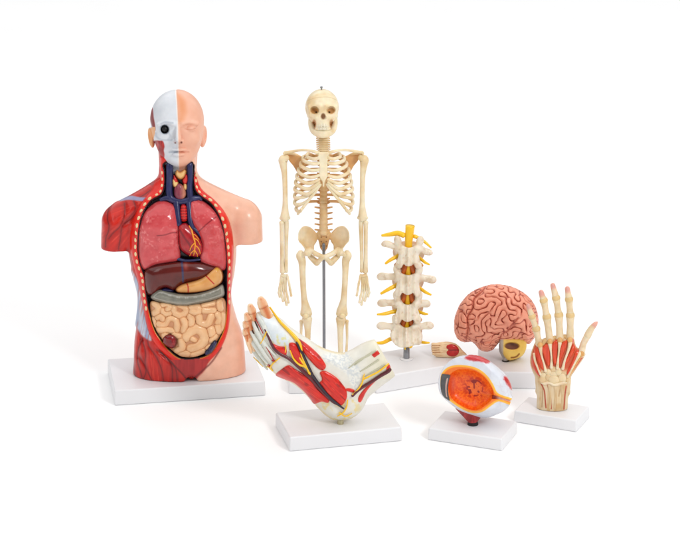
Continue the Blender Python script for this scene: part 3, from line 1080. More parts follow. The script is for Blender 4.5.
# ------------------------------------------------------------------ the small standing skeleton
def skeleton():
    fr = Frame(top_center(BASE['skeleton']), 88)
    T = thing('human_skeleton', 'small ivory full-body skeleton hung on a grey steel rod, arms at its sides', 'skeleton', fr)
    base_block(BASE['skeleton'], T, M_base, r=1.2)
    K1 = crop(280, 78, 6.71); K2 = crop(280, 140, 6.11)
    MX = 324.2

    def bone(V, amber=0.0):
        x, y, v = V.T
        n = fbm(x, y, v, 10.0)
        c = mix((241, 228, 198), (230, 206, 162), ss(0.35, 0.8, n))
        return mix(c, (208, 146, 78), amber+0.55*ss(2, 15, y))  # amber grows with depth, painting the warm shade inside the rib cage

    def B(name, pts, mirror=False, parent=T, flat=1.0, amber=0.0, seg=8, n=5):
        """pts = (px, py, y, r)"""
        if mirror:
            pts = [(2*MX-p[0],)+tuple(p[1:]) for p in pts]
        return tube(name, [P3(p[0], p[1], p[2]) for p in pts], [p[3]*(1.2 if name == 'rib' else 1.09) for p in pts], M_bone, parent, lambda V: bone(V, amber), n=n, seg=seg, flat=flat)

    # skull
    G = Grid(302, 345, -24, 24, 84, 142, 0.5)
    e = lambda px, py, y, r, rot=None: ell(G, P3(px, py, y), r, rot)
    F = e(322.8, 106.5, 3, (16.5, 20, 17.2))
    F = smin(F, e(323.2, 106, -6, (14.6, 12, 13)), 5)
    F = smin(F, e(323.6, 117, -8, (10.5, 10, 8)), 4)
    F = smin(F, e(323.6, 122, -12, (6.6, 6, 5.2)), 3)
    for s in (-1, 1):
        c0 = 323.5
        F = smin(F, cone(G, P3(c0+s*3, 106.3, -17.5), P3(c0+s*13, 107, -13), 1.6, 1.6), 2.5)     # brow
        F = smin(F, cone(G, P3(c0+s*6, 117, -15.5), P3(c0+s*11.6, 115.5, -11), 2.2, 2.0), 1.5)   # cheek bone
        F = smin(F, cone(G, P3(c0+s*11.6, 115.5, -11), P3(c0+s*14.0, 115, 2), 1.4, 1.2), 1.2)    # arch
        F = smin(F, cone(G, P3(c0+s*12.6, 107, -13), P3(c0+s*12, 115, -12), 1.5, 1.5), 1.2)
        F = smax(F, -e(c0+s*8.1, 110.6, -17, (4.5, 8, 3.8), rot=-s*10), 0.9)
        F = smax(F, -e(c0+s*8.6, 123.5, -9, (1.7, 7, 4.0), rot=s*12), 1.0)
        F = smax(F, -e(c0+s*17.0, 112, -6, (2.2, 8, 7)), 2.0)
    F = smax(F, -cone(G, P3(323.9, 113.0, -20), P3(322.7, 117.6, -18), 1.0, 1.7), 0.6)
    F = smax(F, -cone(G, P3(323.9, 113.0, -20), P3(325.2, 117.6, -18), 1.0, 1.7), 0.6)
    F = smin(F, e(323.5, 122, 5, (11.2, 9, 8)), 3)
    F = smin(F, e(323.6, 126.5, -9, (8.2, 7, 4.2)), 2)
    F = smax(F, -e(323.6, 136, 2, (9, 13, 7)), 2)
    FD = F

    def skc(V):
        c = bone(V)
        x, y, v = V.T
        for s in (-1, 1):
            d = np.hypot((x-323.5-s*8.1)/4.2, (-v-110.8)/3.5)
            c = mix(c, (200, 148, 90), 0.8*(1-ss(0.6, 1.12, d))*(y < -2))  # sockets, cheek hollows and nose opening carry painted shade
            c = mix(c, (58, 36, 20), (1-ss(0.5, 1.3, np.hypot(x-323.5-s*6.4, -v-112.0)))*(y < 0))
            c = mix(c, (170, 108, 52), 0.8*(1-ss(0.6, 1.3, np.hypot((x-323.5-s*8.6)/2.2, (-v-123.5)/4.2)))*(y < 0))
        d = np.hypot((x-323.9)/2.6, (-v-116.2)/3.4)
        c = mix(c, (120, 74, 36), 0.85*(1-ss(0.5, 1.1, d))*(y < -2))
        c = mix(c, (206, 178, 134), 0.5*(1-ss(0.1, 0.6, line_d(x, -v, curve(K1([(200, 150), (250, 135), (330, 132), (385, 150)]), 4)))))
        return c
    sk = field_mesh('skull', FD.astype(np.float32), G, M_bone, T, skc, it=1)
    # lower jaw
    jaw = [(311.2, 117, 1, 1.8), (312.0, 123, -1, 2.6), (314.2, 129.0, -5, 3.0), (318.4, 132.2, -11, 3.3), (323.6, 132.8, -14, 3.9), (328.8, 132.2, -11, 3.3), (333.0, 129.0, -5, 3.0), (335.2, 123, -1, 2.6), (336.0, 117, 1, 1.8)]
    B('lower_jaw', jaw, parent=sk, n=6)
    geo = []
    for row, yy, wd in ((124.8, -0.6, 5.6), (127.7, 0.0, 5.2)):
        for q in np.linspace(-1, 1, 9):
            px = 323.6+q*wd; y = -17.6+4.5*q*q+yy
            geo.append(tube_geo([P3(px, row-1.3, y), P3(px, row, y-0.2), P3(px, row+1.3, y)], [0.62, 0.72, 0.62], 6))
    V, Q, TT = join_geo(geo)
    make_mesh('teeth', to_v(V), Q, M_gloss, sk, (242, 234, 212), tris=TT)
    tube('hanging_screw', [P3(322.3, 91, 2), P3(322.3, 88.6, 2), P3(322.2, 87.2, 2)], [0.8, 0.8, 1.3], M_metal, sk, (200, 190, 160))

    # spine
    for i in range(9):
        row = 133.2+i*2.15
        px = 323.6+0.08*i
        tv = B('cervical_vertebra', [(px-3.9, row, 4, 1.0), (px, row, 3, 1.25), (px+3.9, row, 4, 1.0)], amber=0.12)
        B('transverse_process', [(px-6.4, row+0.9, 5, 0.7), (px-3, row, 4.5, 0.8), (px+3, row, 4.5, 0.8), (px+6.4, row+0.9, 5, 0.7)], parent=tv, amber=0.15)
    rows = list(np.linspace(154, 200, 12))+list(np.linspace(204.5, 227, 5))
    for i, row in enumerate(rows):
        lum = i >= 12
        w = 2.6+0.09*i
        y0 = 7 if not lum else 6
        hgt = 1.75 if not lum else 2.35
        tv = tube('lumbar_vertebra' if lum else 'thoracic_vertebra', [P3(324, row-hgt, y0), P3(324, row-hgt*0.5, y0), P3(324, row, y0), P3(324, row+hgt*0.5, y0), P3(324, row+hgt, y0)],
                  [w+0.5, w+0.1, w-0.2, w+0.1, w+0.5], M_bone, T, lambda V: bone(V, 0.30), n=2, seg=12)
        tube('disc', [P3(324, row+hgt+0.2, y0), P3(324, row+hgt+0.9, y0)], [w-0.1, w-0.1], M_bone, tv, (206, 150, 92), n=1, seg=12)
        ww = 8.6 if lum else 6
        B('transverse_process', [(324-ww, row-0.6, y0+4, 0.7), (324-3, row+0.2, y0+3, 1.0), (324+3, row+0.2, y0+3, 1.0), (324+ww, row-0.6, y0+4, 0.7)], parent=tv, amber=0.2)

    # ribs
    lat = [(154, 16.5), (156.5, 20.5), (161.5, 22.8), (167.5, 25), (173.5, 26.6), (179.5, 27.8), (186, 28.6), (192.5, 29.0), (199, 29.0), (205.5, 27.6)]
    ster = [155.0, 161.0, 167.5, 173.0, 177, 179.8, 182]
    mids = [157.2, 161.8, 168.2, 175.2, 181, 186.5, 191.5]
    marg = [(315.0, 190.0), (309.5, 197.0), (303.0, 205.5)]
    for i, (r0, w) in enumerate(lat):
        for m in (False, True):
            back = max(r0-7.5, 152.5)
            pts = [(320.6, back, 12, 1.1), (MX-0.55*w, back+0.5, 17, 1.25), (MX-0.93*w, r0-3.0, 9, 1.35), (MX-w, r0+0.5, 0, 1.45)]
            if i < 7:
                s, q = ster[i], mids[i]
                pts += [(MX-0.88*w, 0.45*r0+0.55*q, -9, 1.5), (MX-0.56*w, q, -15.5, 1.5), (MX-0.3*w, 0.4*q+0.6*s+0.4, -17.3, 1.4), (319.8, s, -17.5, 1.2)]
            else:
                q = marg[i-7]
                pts += [(MX-0.93*w, r0+2.6, -8, 1.4), (0.5*(MX-0.9*w+q[0]), 0.5*(r0+3+q[1])+1.0, -13, 1.3), (q[0]-0.8, q[1]+0.6, -15, 1.2)]
            B('rib', pts, mirror=m, flat=1.0, n=6)
    for m in (False, True):
        B('costal_cartilage', [(321.0, 182.0, -17, 1.2), (316.0, 189.0, -16.5, 1.4), (309.5, 197.0, -15.5, 1.4), (303.0, 205.5, -13, 1.3), (298.4, 211.0, -8, 1.1)], mirror=m)
    G = Grid(316, 332, -24, -10, 147, 188, 0.45)
    so = curve([(319.2, 151.4), (322.5, 150.6), (326.6, 150.6), (329.4, 151.6), (328.6, 156), (328.0, 162), (328.2, 170), (327.2, 176), (325.4, 179), (324.8, 183), (324.0, 184.5), (323.2, 183), (322.8, 179), (320.6, 176), (319.6, 170), (320.0, 162), (319.4, 156)], 4, True)
    d = poly_sd(G.PX, G.PY, so)[:, None, :]
    F = smax(np.abs(G.Y+17.2)-1.5+0*d, d, 1.2)
    field_mesh('breastbone', F.astype(np.float32), G, M_bone, T, lambda V: mix(bone(V), (244, 234, 206), 0.5+0*V[:, 0]), it=1)

    for m in (False, True):
        B('collar_bone', [(319.6, 151.6, -15, 1.7), (313, 149.6, -15, 1.25), (304, 148.2, -9, 1.15), (294, 149.2, -1, 1.25), (286.0, 150.6, 1, 1.5)], mirror=m)
        sx = (lambda x: 2*MX-x) if m else (lambda x: x)
        so = curve([(sx(a), b) for a, b in ((287, 151), (292, 152), (300, 153), (306, 157), (304, 166), (301, 175), (297.5, 169), (294, 163), (290, 158))], 5, True)
        x0, x1 = so[:, 0].min()-2, so[:, 0].max()+2
        G = Grid(x0, x1, 0, 18, 147, 180, 0.5)
        d = poly_sd(G.PX, G.PY, so)[:, None, :]
        yc = 9+0*d+0.1*(np.abs(G.X-MX)-28)
        F = smax(np.abs(G.Y-yc)-0.9, d+0*G.Y, 0.8)
        sc_ = field_mesh('shoulder_blade', F.astype(np.float32), G, M_bone, T, lambda V: bone(V, 0.42), it=1)
        B('acromion', [(303, 155, 10, 0.9), (295, 151.5, 9, 1.3), (287.5, 150.2, 4, 1.7), (285.5, 151.2, 0, 1.4)], mirror=m, parent=sc_)
        # arm
        hum = B('upper_arm_bone', [(287.5, 155.0, 1, 3.0), (284.2, 157.5, 1, 4.2), (284.4, 162.5, 1, 3.4), (285.4, 172, 1, 2.5), (285.8, 186, 1, 2.25), (285.8, 200, 1, 2.4), (285.6, 208, 1, 3.3), (285.4, 213.5, 1, 4.2), (285.4, 215.8, 1, 3.4)], mirror=m, seg=10, flat=0.9)
        B('elbow_knuckle', [(281.6, 214.6, 1, 1.8), (285, 216.6, 0.2, 1.7), (289.2, 214.4, 1, 1.9)], mirror=m, parent=hum)
        B('radius', [(282.2, 219.5, 0, 2.4), (282.1, 222.5, 0, 2.0), (282.2, 236, 0, 1.8), (282.2, 252, 0, 1.8), (282.3, 263, 0, 2.1), (282.6, 268.6, 0, 2.6)], mirror=m)
        B('ulna', [(286.6, 217.6, 2, 2.3), (286.9, 222, 2, 2.2), (286.6, 236, 1, 1.8), (286.3, 252, 0.5, 1.6), (286.2, 264, 0, 1.6), (286.4, 268.6, 0, 1.6)], mirror=m)
        wr = B('wrist', [(281.6, 272.2, 0, 1.5), (283.6, 273.0, 0, 1.7), (286.0, 273.2, 0, 1.6), (287.2, 272.2, 0, 1.2)], mirror=m)
        fing = [[(281.2, 274, 0), (279.2, 286, -1), (278.6, 290, -2), (279.6, 294, -3)],
                [(282.6, 274.5, 0), (281.0, 287, -1), (281.4, 293.5, -2.5), (283.0, 298.5, -3.5)],
                [(284.2, 274.8, 0), (283.4, 287.5, -1), (284.6, 295, -3), (286.4, 302.5, -4)],
                [(285.8, 274.6, 0), (285.6, 287, -1), (287.2, 293.5, -3), (288.4, 300, -4)],
                [(287.4, 273.4, -1), (289.2, 281, -3), (290.0, 286.5, -4), (291.2, 293, -5)]]
        for k, f in enumerate(fing):
            f0 = None
            for a, b in zip(f[:-1], f[1:]):
                mid = tuple((np.array(a)+np.array(b))/2)
                seg_ = [(*a, 1.25), (*mid, 0.98), (*b, 1.2)]
                o = B('hand_bone' if f0 is None else 'finger_bone', seg_, mirror=m, parent=f0 or T, seg=7, n=4)
                f0 = f0 or o
        # leg
        fem = B('thigh_bone', [(301.0, 249.6, 2, 2.8), (300.4, 252.8, 2, 3.9), (302.2, 258, 2, 3.6), (302.6, 268, 0, 2.9), (303.2, 282, -2, 2.7), (304.2, 296, -2, 2.9), (305.4, 304, -1, 4.0), (306.0, 309.0, 0, 5.2), (306.0, 312.0, 0, 4.8)], mirror=m, seg=12)
        B('hip_ball', [(302.0, 253.0, 1, 2.4), (305.0, 250.8, -1, 2.2), (307.4, 249.6, -3, 3.2)], mirror=m, parent=fem)
        for dx in (-3.2, 3.4):
            blob('condyle', P3((306+dx) if not m else 2*MX-(306+dx), 311.6, 0), (2.7, 4, 3.0), M_bone, fem, (234, 212, 168))
        blob('knee_cap', P3(305.6 if not m else 2*MX-305.6, 313.8, -5.5), (2.7, 1.6, 2.7), M_bone, T, (238, 220, 180))
        B('shin_bone', [(307.0, 317.0, 0, 4.9), (307.2, 320.0, 0, 4.3), (307.6, 327, 0, 3.0), (307.6, 340, 0, 2.5), (307.4, 352, 0, 2.4), (307.2, 361, 0, 3.1), (307.0, 364, 0, 3.2)], mirror=m, seg=12)
        B('calf_bone', [(301.0, 319.6, 3, 1.9), (301.0, 323, 3, 1.4), (300.8, 338, 2, 1.15), (301.6, 352, 1, 1.2), (302.4, 363, 0, 1.7)], mirror=m)
        ank = B('ankle', [(306, 366.0, 4, 3.0), (305.4, 366.6, -1, 3.4), (305.0, 366.6, -7, 2.6)], mirror=m)
        B('heel', [(306, 367, 4, 2.5), (306.4, 366.6, 11, 2.6)], mirror=m, parent=ank)
        for k in range(5):
            xx = 309.0-k*2.0
            B('foot_bone', [(xx, 368.0, -8, 1.3), (xx-0.6*k, 372.2, -20, 0.9), (xx-0.9*k, 374.6, -27, 1.1), (xx-k, 376.2-0.3*k, -33+k, 0.9)], mirror=m, parent=ank, seg=7, n=4)

    # pelvis
    G = Grid(296, 353, -18, 22, 219, 266, 0.5)
    F = None
    for s in (-1, 1):
        X = (lambda a: 2*MX-a) if s > 0 else (lambda a: a)
        io = curve(grow([(X(a), b) for a, b in ((299.4, 234), (300.4, 228.2), (304.2, 224.0), (309.0, 224.4), (313.4, 227.6), (316.8, 232.6), (316.0, 238), (313.6, 242), (313.0, 247.0), (308.0, 249), (305.8, 245.0), (302.6, 240.5), (300.2, 238))], 1.0), 5, True)
        d = poly_sd(G.PX, G.PY, io)[:, None, :]
        u = np.abs(G.X-MX)
        yc = 9.5-0.035*(u-8)**2-0.2*np.maximum(0, -G.V-236)
        rim = 1.5+1.2*np.exp(-(d/1.6)**2)*ss(8, 14, u)
        a = smax(np.abs(G.Y-yc)-rim, d+0*G.Y, 1.2)
        a = smin(a, ell(G, P3(X(308.4), 249.0, -1), (3.8, 4.4, 4.2)), 2)
        a = smin(a, cone(G, P3(X(310.5), 246.5, 0), P3(X(315.5), 250.5, -5), 2.4, 2.2), 1.5)
        a = smin(a, cone(G, P3(X(315.5), 250.5, -5), P3(X(323.0), 253.6, -8.5), 2.2, 2.3), 1.5)
        a = smin(a, cone(G, P3(X(322.4), 255.0, -8), P3(X(317.5), 259.6, -3), 2.0, 2.7), 1.2)
        a = smin(a, cone(G, P3(X(316.6), 259.2, -2), P3(X(310.5), 253.5, 2), 3.2, 2.6), 1.5)
        F = a if F is None else np.minimum(F, a)
    F = smin(F, cone(G, P3(MX, 231, 8), P3(MX, 243, 12), 6.8, 4.2, sq=0.6), 2)
    F = smin(F, cone(G, P3(MX, 245, 12), P3(MX, 250, 9), 2.6, 1.3), 1.5)

    def pel(V):
        x, y, v = V.T
        c = bone(V)
        sac = np.exp(-((x-MX)/7.5)**2)*(y > 2)
        c = mix(c, (206, 148, 84), 0.6*sac)
        for q in (234, 238.5, 243):
            for s in (-2.6, 2.6):
                c = mix(c, (120, 74, 36), 0.7*(1-ss(0.4, 1.0, np.hypot(x-MX-s, -v-q))))
        return c
    field_mesh('pelvis', F.astype(np.float32), G, M_bone, T, pel, it=1)
    # rod
    tube('support_rod', [P3(324.1, 241, 4), P3(324.2, 300, 4), (324.2, 4, -fr.ay-1)], [1.55, 1.55, 1.55], material('dark_steel_rod', 0.3, color=(140, 143, 150), metal=0.9, mottle=0.04), T, (90, 90, 94), n=3, seg=14)
    blob('rod_collar', (324.2, 4, -fr.ay), (4, 4, 1.4), M_metal, T, (150, 150, 150), nu=20)


skeleton()
# ------------------------------------------------------------------ the foot model
def foot():
    fr = Frame(top_center(BASE['foot']), 300)
    T = thing('foot_muscle_model', 'foot model balanced on its heel, toes raised, with red sole muscles and yellow nerves', 'anatomy model', fr)
    base_block(BASE['foot'], T, M_base)
    F1 = crop(235, 285, 3.144); F2 = crop(240, 290, 6.475); F3 = crop(300, 330, 5.5); F4 = crop(265, 350, 8.5)
    out = curve(F1([(98, 82), (122, 92), (148, 106), (172, 128), (200, 148), (228, 166), (262, 188), (295, 203), (335, 211), (362, 203), (392, 186), (420, 174), (452, 170), (488, 192), (516, 236), (508, 276),
                    (488, 296), (468, 310), (444, 330), (420, 352), (404, 384), (388, 404), (364, 420), (336, 428), (308, 424), (284, 408), (262, 386), (240, 362), (216, 336), (188, 312), (150, 292), (118, 270), (88, 236), (66, 202), (52, 176), (48, 140), (60, 100), (78, 84)]), 4, True)
    YS = -11.0
    def P3(px, py, y):
        return (px, y+YS, -py-fr.sh*(y+YS))

    net = curve(F3([(120, 140), (180, 118), (240, 112), (272, 140), (310, 185), (338, 225), (338, 262), (318, 308), (296, 318), (276, 290), (262, 245), (215, 205), (160, 175)]), 5, True)

    def body(G):
        d = poly_sd(G.PX, G.PY, out)[:, None, :]
        R = 17.0
        t = np.clip(-d/R, 0, 1)
        half = 15.0*np.sqrt(np.maximum(0, 1-(1-t)**2))
        sole = np.float32(0)
        F = np.where(d < 0, np.abs(G.Y-2-YS)-half, np.sqrt(np.maximum(d, 0)**2+(G.Y-2-YS)**2))
        cut = (G.X-375.4)*0.866-(-G.V-340.5)*0.5
        dn = poly_sd(G.PX, G.PY, net)
        bump = 0.9*(noise3(G.PX*1.0, 0*G.PX, G.PY*1.0, 2.2)-0.5)*(1-ss(-2, 1, dn))
        F = F+np.where(G.Y < YS, 1, 0)*bump[:, None, :]
        F = smax(F, cut+0*G.Y, 4.0)
        return F.astype(np.float32)
    G = Grid(236, 398, -36, 16, 292, 426, 0.7)
    F = body(G)
    F = smax(F, (-fr.ay+2.6)-G.Z, 7.0)
    fm = FrontMap(F, G).blur(3)
    greywhite = curve(F2([(104, 150), (140, 165), (195, 168), (232, 190), (330, 310), (352, 345), (300, 362), (225, 340), (190, 290), (160, 235)]), 5, True)

    def paint(V):
        x, y, v = V.T
        py = -v
        n = fbm(x, y, v, 7.0); f = fbm(x, y, v, 2.4, 2)
        c = mix((222, 218, 204), (236, 234, 226), n)
        heel = np.hypot(x-340, py-410)
        c = mix(c, (232, 206, 120), 0.55*ss(0.5, 0.66, fbm(x+40, y, v, 4.0))*(1-ss(14, 26, heel)))
        leg = np.clip((x-360)/20, 0, 1)*(py < 378)
        c = mix(c, (228, 222, 196), 0.7*leg)
        edge = poly_sd(x, py, out)
        cutd = (x-375.4)*0.866-(py-340.5)*0.5
        ce = np.minimum(edge, cutd)
        dn = poly_sd(x, py, net)
        mesh = noise3(x*1.1, y*0.2, v*1.1, 1.2)
        c = mix(c, mix((208, 214, 218), (238, 238, 232), ss(0.3, 0.7, mesh)), 0.7*(1-ss(-2, 2, dn)))
        dg = poly_sd(x, py, greywhite)
        c = mix(c, mix((206, 216, 222), (238, 240, 240), n), (1-ss(-1, 1, dg)))
        c = mix(c, (226, 208, 92), 0.45*ss(0.55, 0.66, f)*(1-ss(-4, 2, np.hypot((x-281)/1.6, py-341)-7)))
        # toe end is flesh coloured
        toe = (x-250)*0.28+(py-318)*0.1
        u = (x-262)*0.62-(py-300)*0.78            # across the toes
        w = (x-255)*0.35+(py-312)*0.94
        c = mix(c, (214, 168, 124), 0.8*(1-ss(252, 258, x+0.22*(py-330))))
        # skin rim along the outer edge of the sole
        c = mix(c, (230, 214, 176), 0.7*(1-ss(1.0, 2.6, -edge))*(py > 345)*(x < 345))
        return c
    field_mesh('foot_body', F, G, M_satin, T, paint, it=1)

    def red(V, d):
        x, y, v = V.T
        n = fbm(x, y, v, 5.0)
        k = ANG
        fib = noise3((x*math.sin(k)+(-v)*math.cos(k))*1.1, 0*x, (x*math.cos(k)-(-v)*math.sin(k))*0.12, 1.0)
        c = mix(mix((190, 26, 14), (236, 58, 36), 0.4*n+0.6*fib), (236, 120, 96), 0.5*ss(0.78, 0.92, noise3((x*math.sin(k)+(-v)*math.cos(k))*0.9+7, 0*x, (x*math.cos(k)-(-v)*math.sin(k))*0.1, 1.0)))
        c = mix(c, (118, 10, 12), 0.5*ss(0.7, 0.85, noise3((x*math.sin(k)+(-v)*math.cos(k))*0.55, 0*x, (x*math.cos(k)-(-v)*math.sin(k))*0.09, 1.0)))
        return mix((232, 206, 190), c, ss(0.0, 0.9, -d))
    ANG = math.radians(-42)
    muscles = [F4([(95, 205), (140, 165), (205, 126), (262, 160), (320, 195), (380, 237), (420, 280), (450, 320), (500, 372), (545, 415), (535, 440), (480, 430), (420, 450), (385, 405), (340, 352), (300, 315), (240, 268), (160, 238)]),
               F3([(112, 232), (128, 222), (152, 228), (200, 258), (232, 295), (252, 325), (256, 365), (240, 398), (220, 410), (190, 385), (150, 348), (124, 312), (106, 288), (124, 268)]),
               F3([(-10, 45), (20, 62), (60, 92), (105, 135), (132, 172), (142, 198), (126, 216), (100, 206), (70, 176), (38, 138), (12, 102), (-8, 70)]),
               F2([(325, 345), (348, 340), (372, 357), (400, 415), (425, 465), (420, 482), (390, 478), (352, 440), (330, 390)]),
               F2([(215, 345), (255, 362), (298, 368), (306, 398), (296, 424), (270, 415), (240, 392), (222, 370)]),
               F3([(250, 316), (275, 314), (300, 324), (296, 342), (268, 336), (250, 330)]),
               F3([(318, 388), (320, 362), (345, 325), (385, 288), (430, 256), (465, 240), (472, 200), (490, 184), (498, 220), (470, 238), (420, 275), (370, 330), (342, 385), (328, 396)]),
               F3([(388, 134), (424, 106), (440, 128), (406, 152)])]
    for i, p in enumerate(muscles):
        ANG = math.radians([-38, -45, -45, -50, -35, 0, 40, 40][i])
        relief('muscle', grow(p, 0.7) if i < 5 else p, fm, M_gloss, T, red, T=(3.4 if i < 5 else 1.8), R=(5 if i < 5 else 2.5), off=0.3, back=2, h=0.5, smooth=(i != 7),
               tex=lambda px, py, d: 0.6*(fbm(px, 0*px, py, 4.5, 2)-0.5))
    # vessels and nerves on the sole
    dark = [(F2([(372, 338), (392, 378), (412, 420), (440, 480), (468, 540)])+F3([(75, 250), (110, 300), (150, 350), (190, 390), (240, 428)]), [1.0, 1.3, 1.5, 1.5, 1.5, 1.4, 1.4, 1.3, 1.3, 0.9])]
    draped('tibial_vein', dark, fm, M_gloss, T, (58, 46, 58), off=2.6, flat=0.7)
    maroon = [(F2([(170, 255), (195, 310), (225, 372), (262, 408), (320, 440), (380, 490), (430, 540)])+F3([(60, 262), (105, 315), (140, 352), (180, 390), (205, 405)]), [0.8, 1.2, 1.5, 1.6, 1.6, 1.8, 1.8, 1.6, 1.4, 1.3, 1.2, 0.9]),
              (F3([(288, 358), (310, 335), (345, 308), (395, 278), (440, 248), (478, 226), (492, 214)]), [1.4, 1.5, 1.6, 1.7, 1.8, 1.9, 1.9])]
    draped('plantar_artery', maroon, fm, M_gloss, T, lambda V: mix((92, 34, 44), (118, 58, 62), fbm(V[:, 0], V[:, 1], V[:, 2], 3.0)), off=2.2, flat=0.7)
    yel = [(F2([(200, 112), (232, 160), (275, 215), (330, 270), (372, 318), (395, 360), (405, 420), (430, 480), (455, 535)])+F3([(60, 225), (84, 262)]), [0.8, 1.1, 1.4, 1.7, 1.9, 1.6, 1.3, 1.4, 1.6, 1.4, 0.8]),
           (F2([(330, 390), (350, 440), (385, 478), (420, 490), (445, 510)]), [0.6, 0.9, 1.1, 1.2, 1.0]),
           (F3([(0, 150), (22, 180), (60, 225)]), [1.0, 1.2, 1.3]),
           (F2([(180, 270), (165, 305), (140, 345)]), [0.7, 0.7, 0.5]), (F2([(300, 362), (302, 380), (298, 400)]), [0.6, 0.7, 0.5]),
           (F3([(346, 268), (385, 248), (425, 228), (462, 200), (484, 182)]), [0.9, 0.9, 0.9, 0.9, 0.8]),
           (F3([(288, 352), (320, 320), (340, 288), (346, 262), (352, 238)]), [0.7, 0.8, 0.8, 0.8, 0.5]),
           (F3([(205, 470), (235, 452), (255, 420), (262, 380)]), [0.5, 0.8, 0.8, 0.6]), (F3([(215, 450), (250, 470), (285, 455)]), [0.5, 0.7, 0.5]),
           (F2([(198, 500), (220, 470), (262, 436)]), [0.8, 0.8, 0.6]), (F2([(176, 492), (196, 498), (216, 520)]), [0.6, 0.8, 0.6]), (F2([(90, 430), (120, 460), (150, 490)]), [0.4, 0.6, 0.5])]
    draped('plantar_nerve', yel, fm, M_gloss, T, lambda V: mix((238, 186, 30), (252, 214, 66), fbm(V[:, 0], V[:, 1], V[:, 2], 4.0)), off=2.4, flat=0.75)
    # white tendons running to the toes and small vessels between them
    ten = [F2([(118, 160), (148, 205), (172, 252), (196, 312), (212, 345)]), F2([(88, 190), (110, 240), (132, 290), (170, 350), (235, 420)]), F2([(62, 225), (86, 275), (118, 330), (160, 400), (212, 462)]), F2([(52, 262), (78, 318), (112, 372), (150, 430), (200, 490)]),
           F2([(50, 300), (74, 350), (106, 410), (140, 460), (178, 510)])]
    for t in ten:
        draped('flexor_tendon', [(t, [2.0, 2.3, 2.2, 1.9, 1.0])], fm, M_satin, T, lambda V: mix((206, 212, 206), (238, 236, 226), fbm(V[:, 0], V[:, 1], V[:, 2], 3.0)), off=0.9, flat=0.8)
    sm = [(F2([(175, 362), (200, 405), (226, 455)]), 0.55), (F2([(130, 405), (160, 450), (196, 486)]), 0.55), (F2([(212, 450), (228, 456), (238, 462)]), [0.5, 1.1, 0.5]), (F2([(182, 482), (196, 488), (206, 496)]), [0.5, 1.1, 0.5]),
          (F2([(105, 175), (130, 225), (158, 280)]), 0.5), (F2([(70, 240), (96, 300), (130, 350)]), 0.5)]
    draped('digital_artery', sm, fm, M_gloss, T, (178, 26, 30), off=2.0)
    drk = [F2([(105, 200), (120, 240), (134, 275)]), F2([(78, 235), (98, 285), (118, 325)]), F2([(56, 262), (74, 305), (98, 350)])]
    draped('toe_groove_shade', [(d, [0.5, 0.9, 0.4]) for d in drk], fm, M_satin, T, (92, 52, 34), off=0.9)  # dark strips stand in for the shade in the gaps
    # lines of the leg tendons
    lg = [F3([(268, 205), (320, 165), (372, 138), (412, 112)]), F3([(330, 225), (385, 190), (430, 160)]), F3([(345, 255), (400, 225), (462, 188)]), F3([(300, 190), (350, 150), (395, 120)])]
    draped('leg_tendon', [(l, [0.5, 0.9, 0.9, 0.6][:len(l)]) for l in lg], fm, M_satin, T, (198, 196, 172), off=0.3)
    # cut end of the leg
    P = [P3(377, 347, -6), P3(391, 368, -7)]

    # toes
    def tcol(axis, r):
        A2 = curve([(p[0], -p[2]-fr.sh*p[1]) for p in axis], 5)

        def c(V):
            x, y, v = V.T
            n = fbm(x, y, v, 4.0)
            d = line_d(x, -v, A2+np.array([0.25*r, 0.1*r]))
            base = mix((232, 188, 146), (244, 214, 180), n)
            base = mix(base, (208, 118, 66), 0.95*(1-ss(0.15*r, 0.8*r, d+1.2*(n-0.5)))*(y < axis[-1][1]))
            tip = np.hypot(x-axis[-1][0], -v-A2[-1][1])
            base = mix(base, (246, 222, 192), 0.8*(1-ss(0.5*r, 0.9*r, np.abs(tip-0.9*r)))*0.6)
            crease = 1-ss(0.2, 0.7, np.abs(tip-1.9*r))
            return mix(base, (150, 84, 50), 0.45*crease)
        return c
    big = [P3(268.8, 317.5, -4), P3(266.6, 311.5, -6), P3(264.6, 306.5, -7.2), P3(263.2, 302.6, -7.5), P3(262.2, 299.8, -7.2)]
    tube('toe', big, [5.4, 4.9, 5.0, 4.7, 3.4], M_skin, T, tcol(big, 5.0), seg=18, label='big toe with an orange tan pad')
    for a, b, r in (((262, 338), (252.0, 306.6), 4.2), ((258, 345), (248.2, 314.8), 3.7), ((255, 350), (246.4, 322.6), 3.3), ((252, 352), (246.0, 330.2), 3.0)):
        a = np.array(a); b = np.array(b)
        ax_ = [P3(*(a+(b-a)*q), -3-4.5*q) for q in (0, 0.4, 0.68, 0.86, 1.0)]
        tube('toe', ax_, [r*0.45, r*0.72, r*0.74, r*1.0, r*0.72], M_skin, T, tcol(ax_, r), seg=14)
    # mounting pin
    tube('mounting_pin', [(340.5, YS, -fr.ay-1), (340.5, YS, -fr.ay+2.0), (340.5, YS, -fr.ay+5)], [3.2, 3.2, 2.6], material('brass_pin', 0.3, color=(196, 186, 150), metal=0.9), T, (0, 0, 0), n=3, seg=18)


foot()
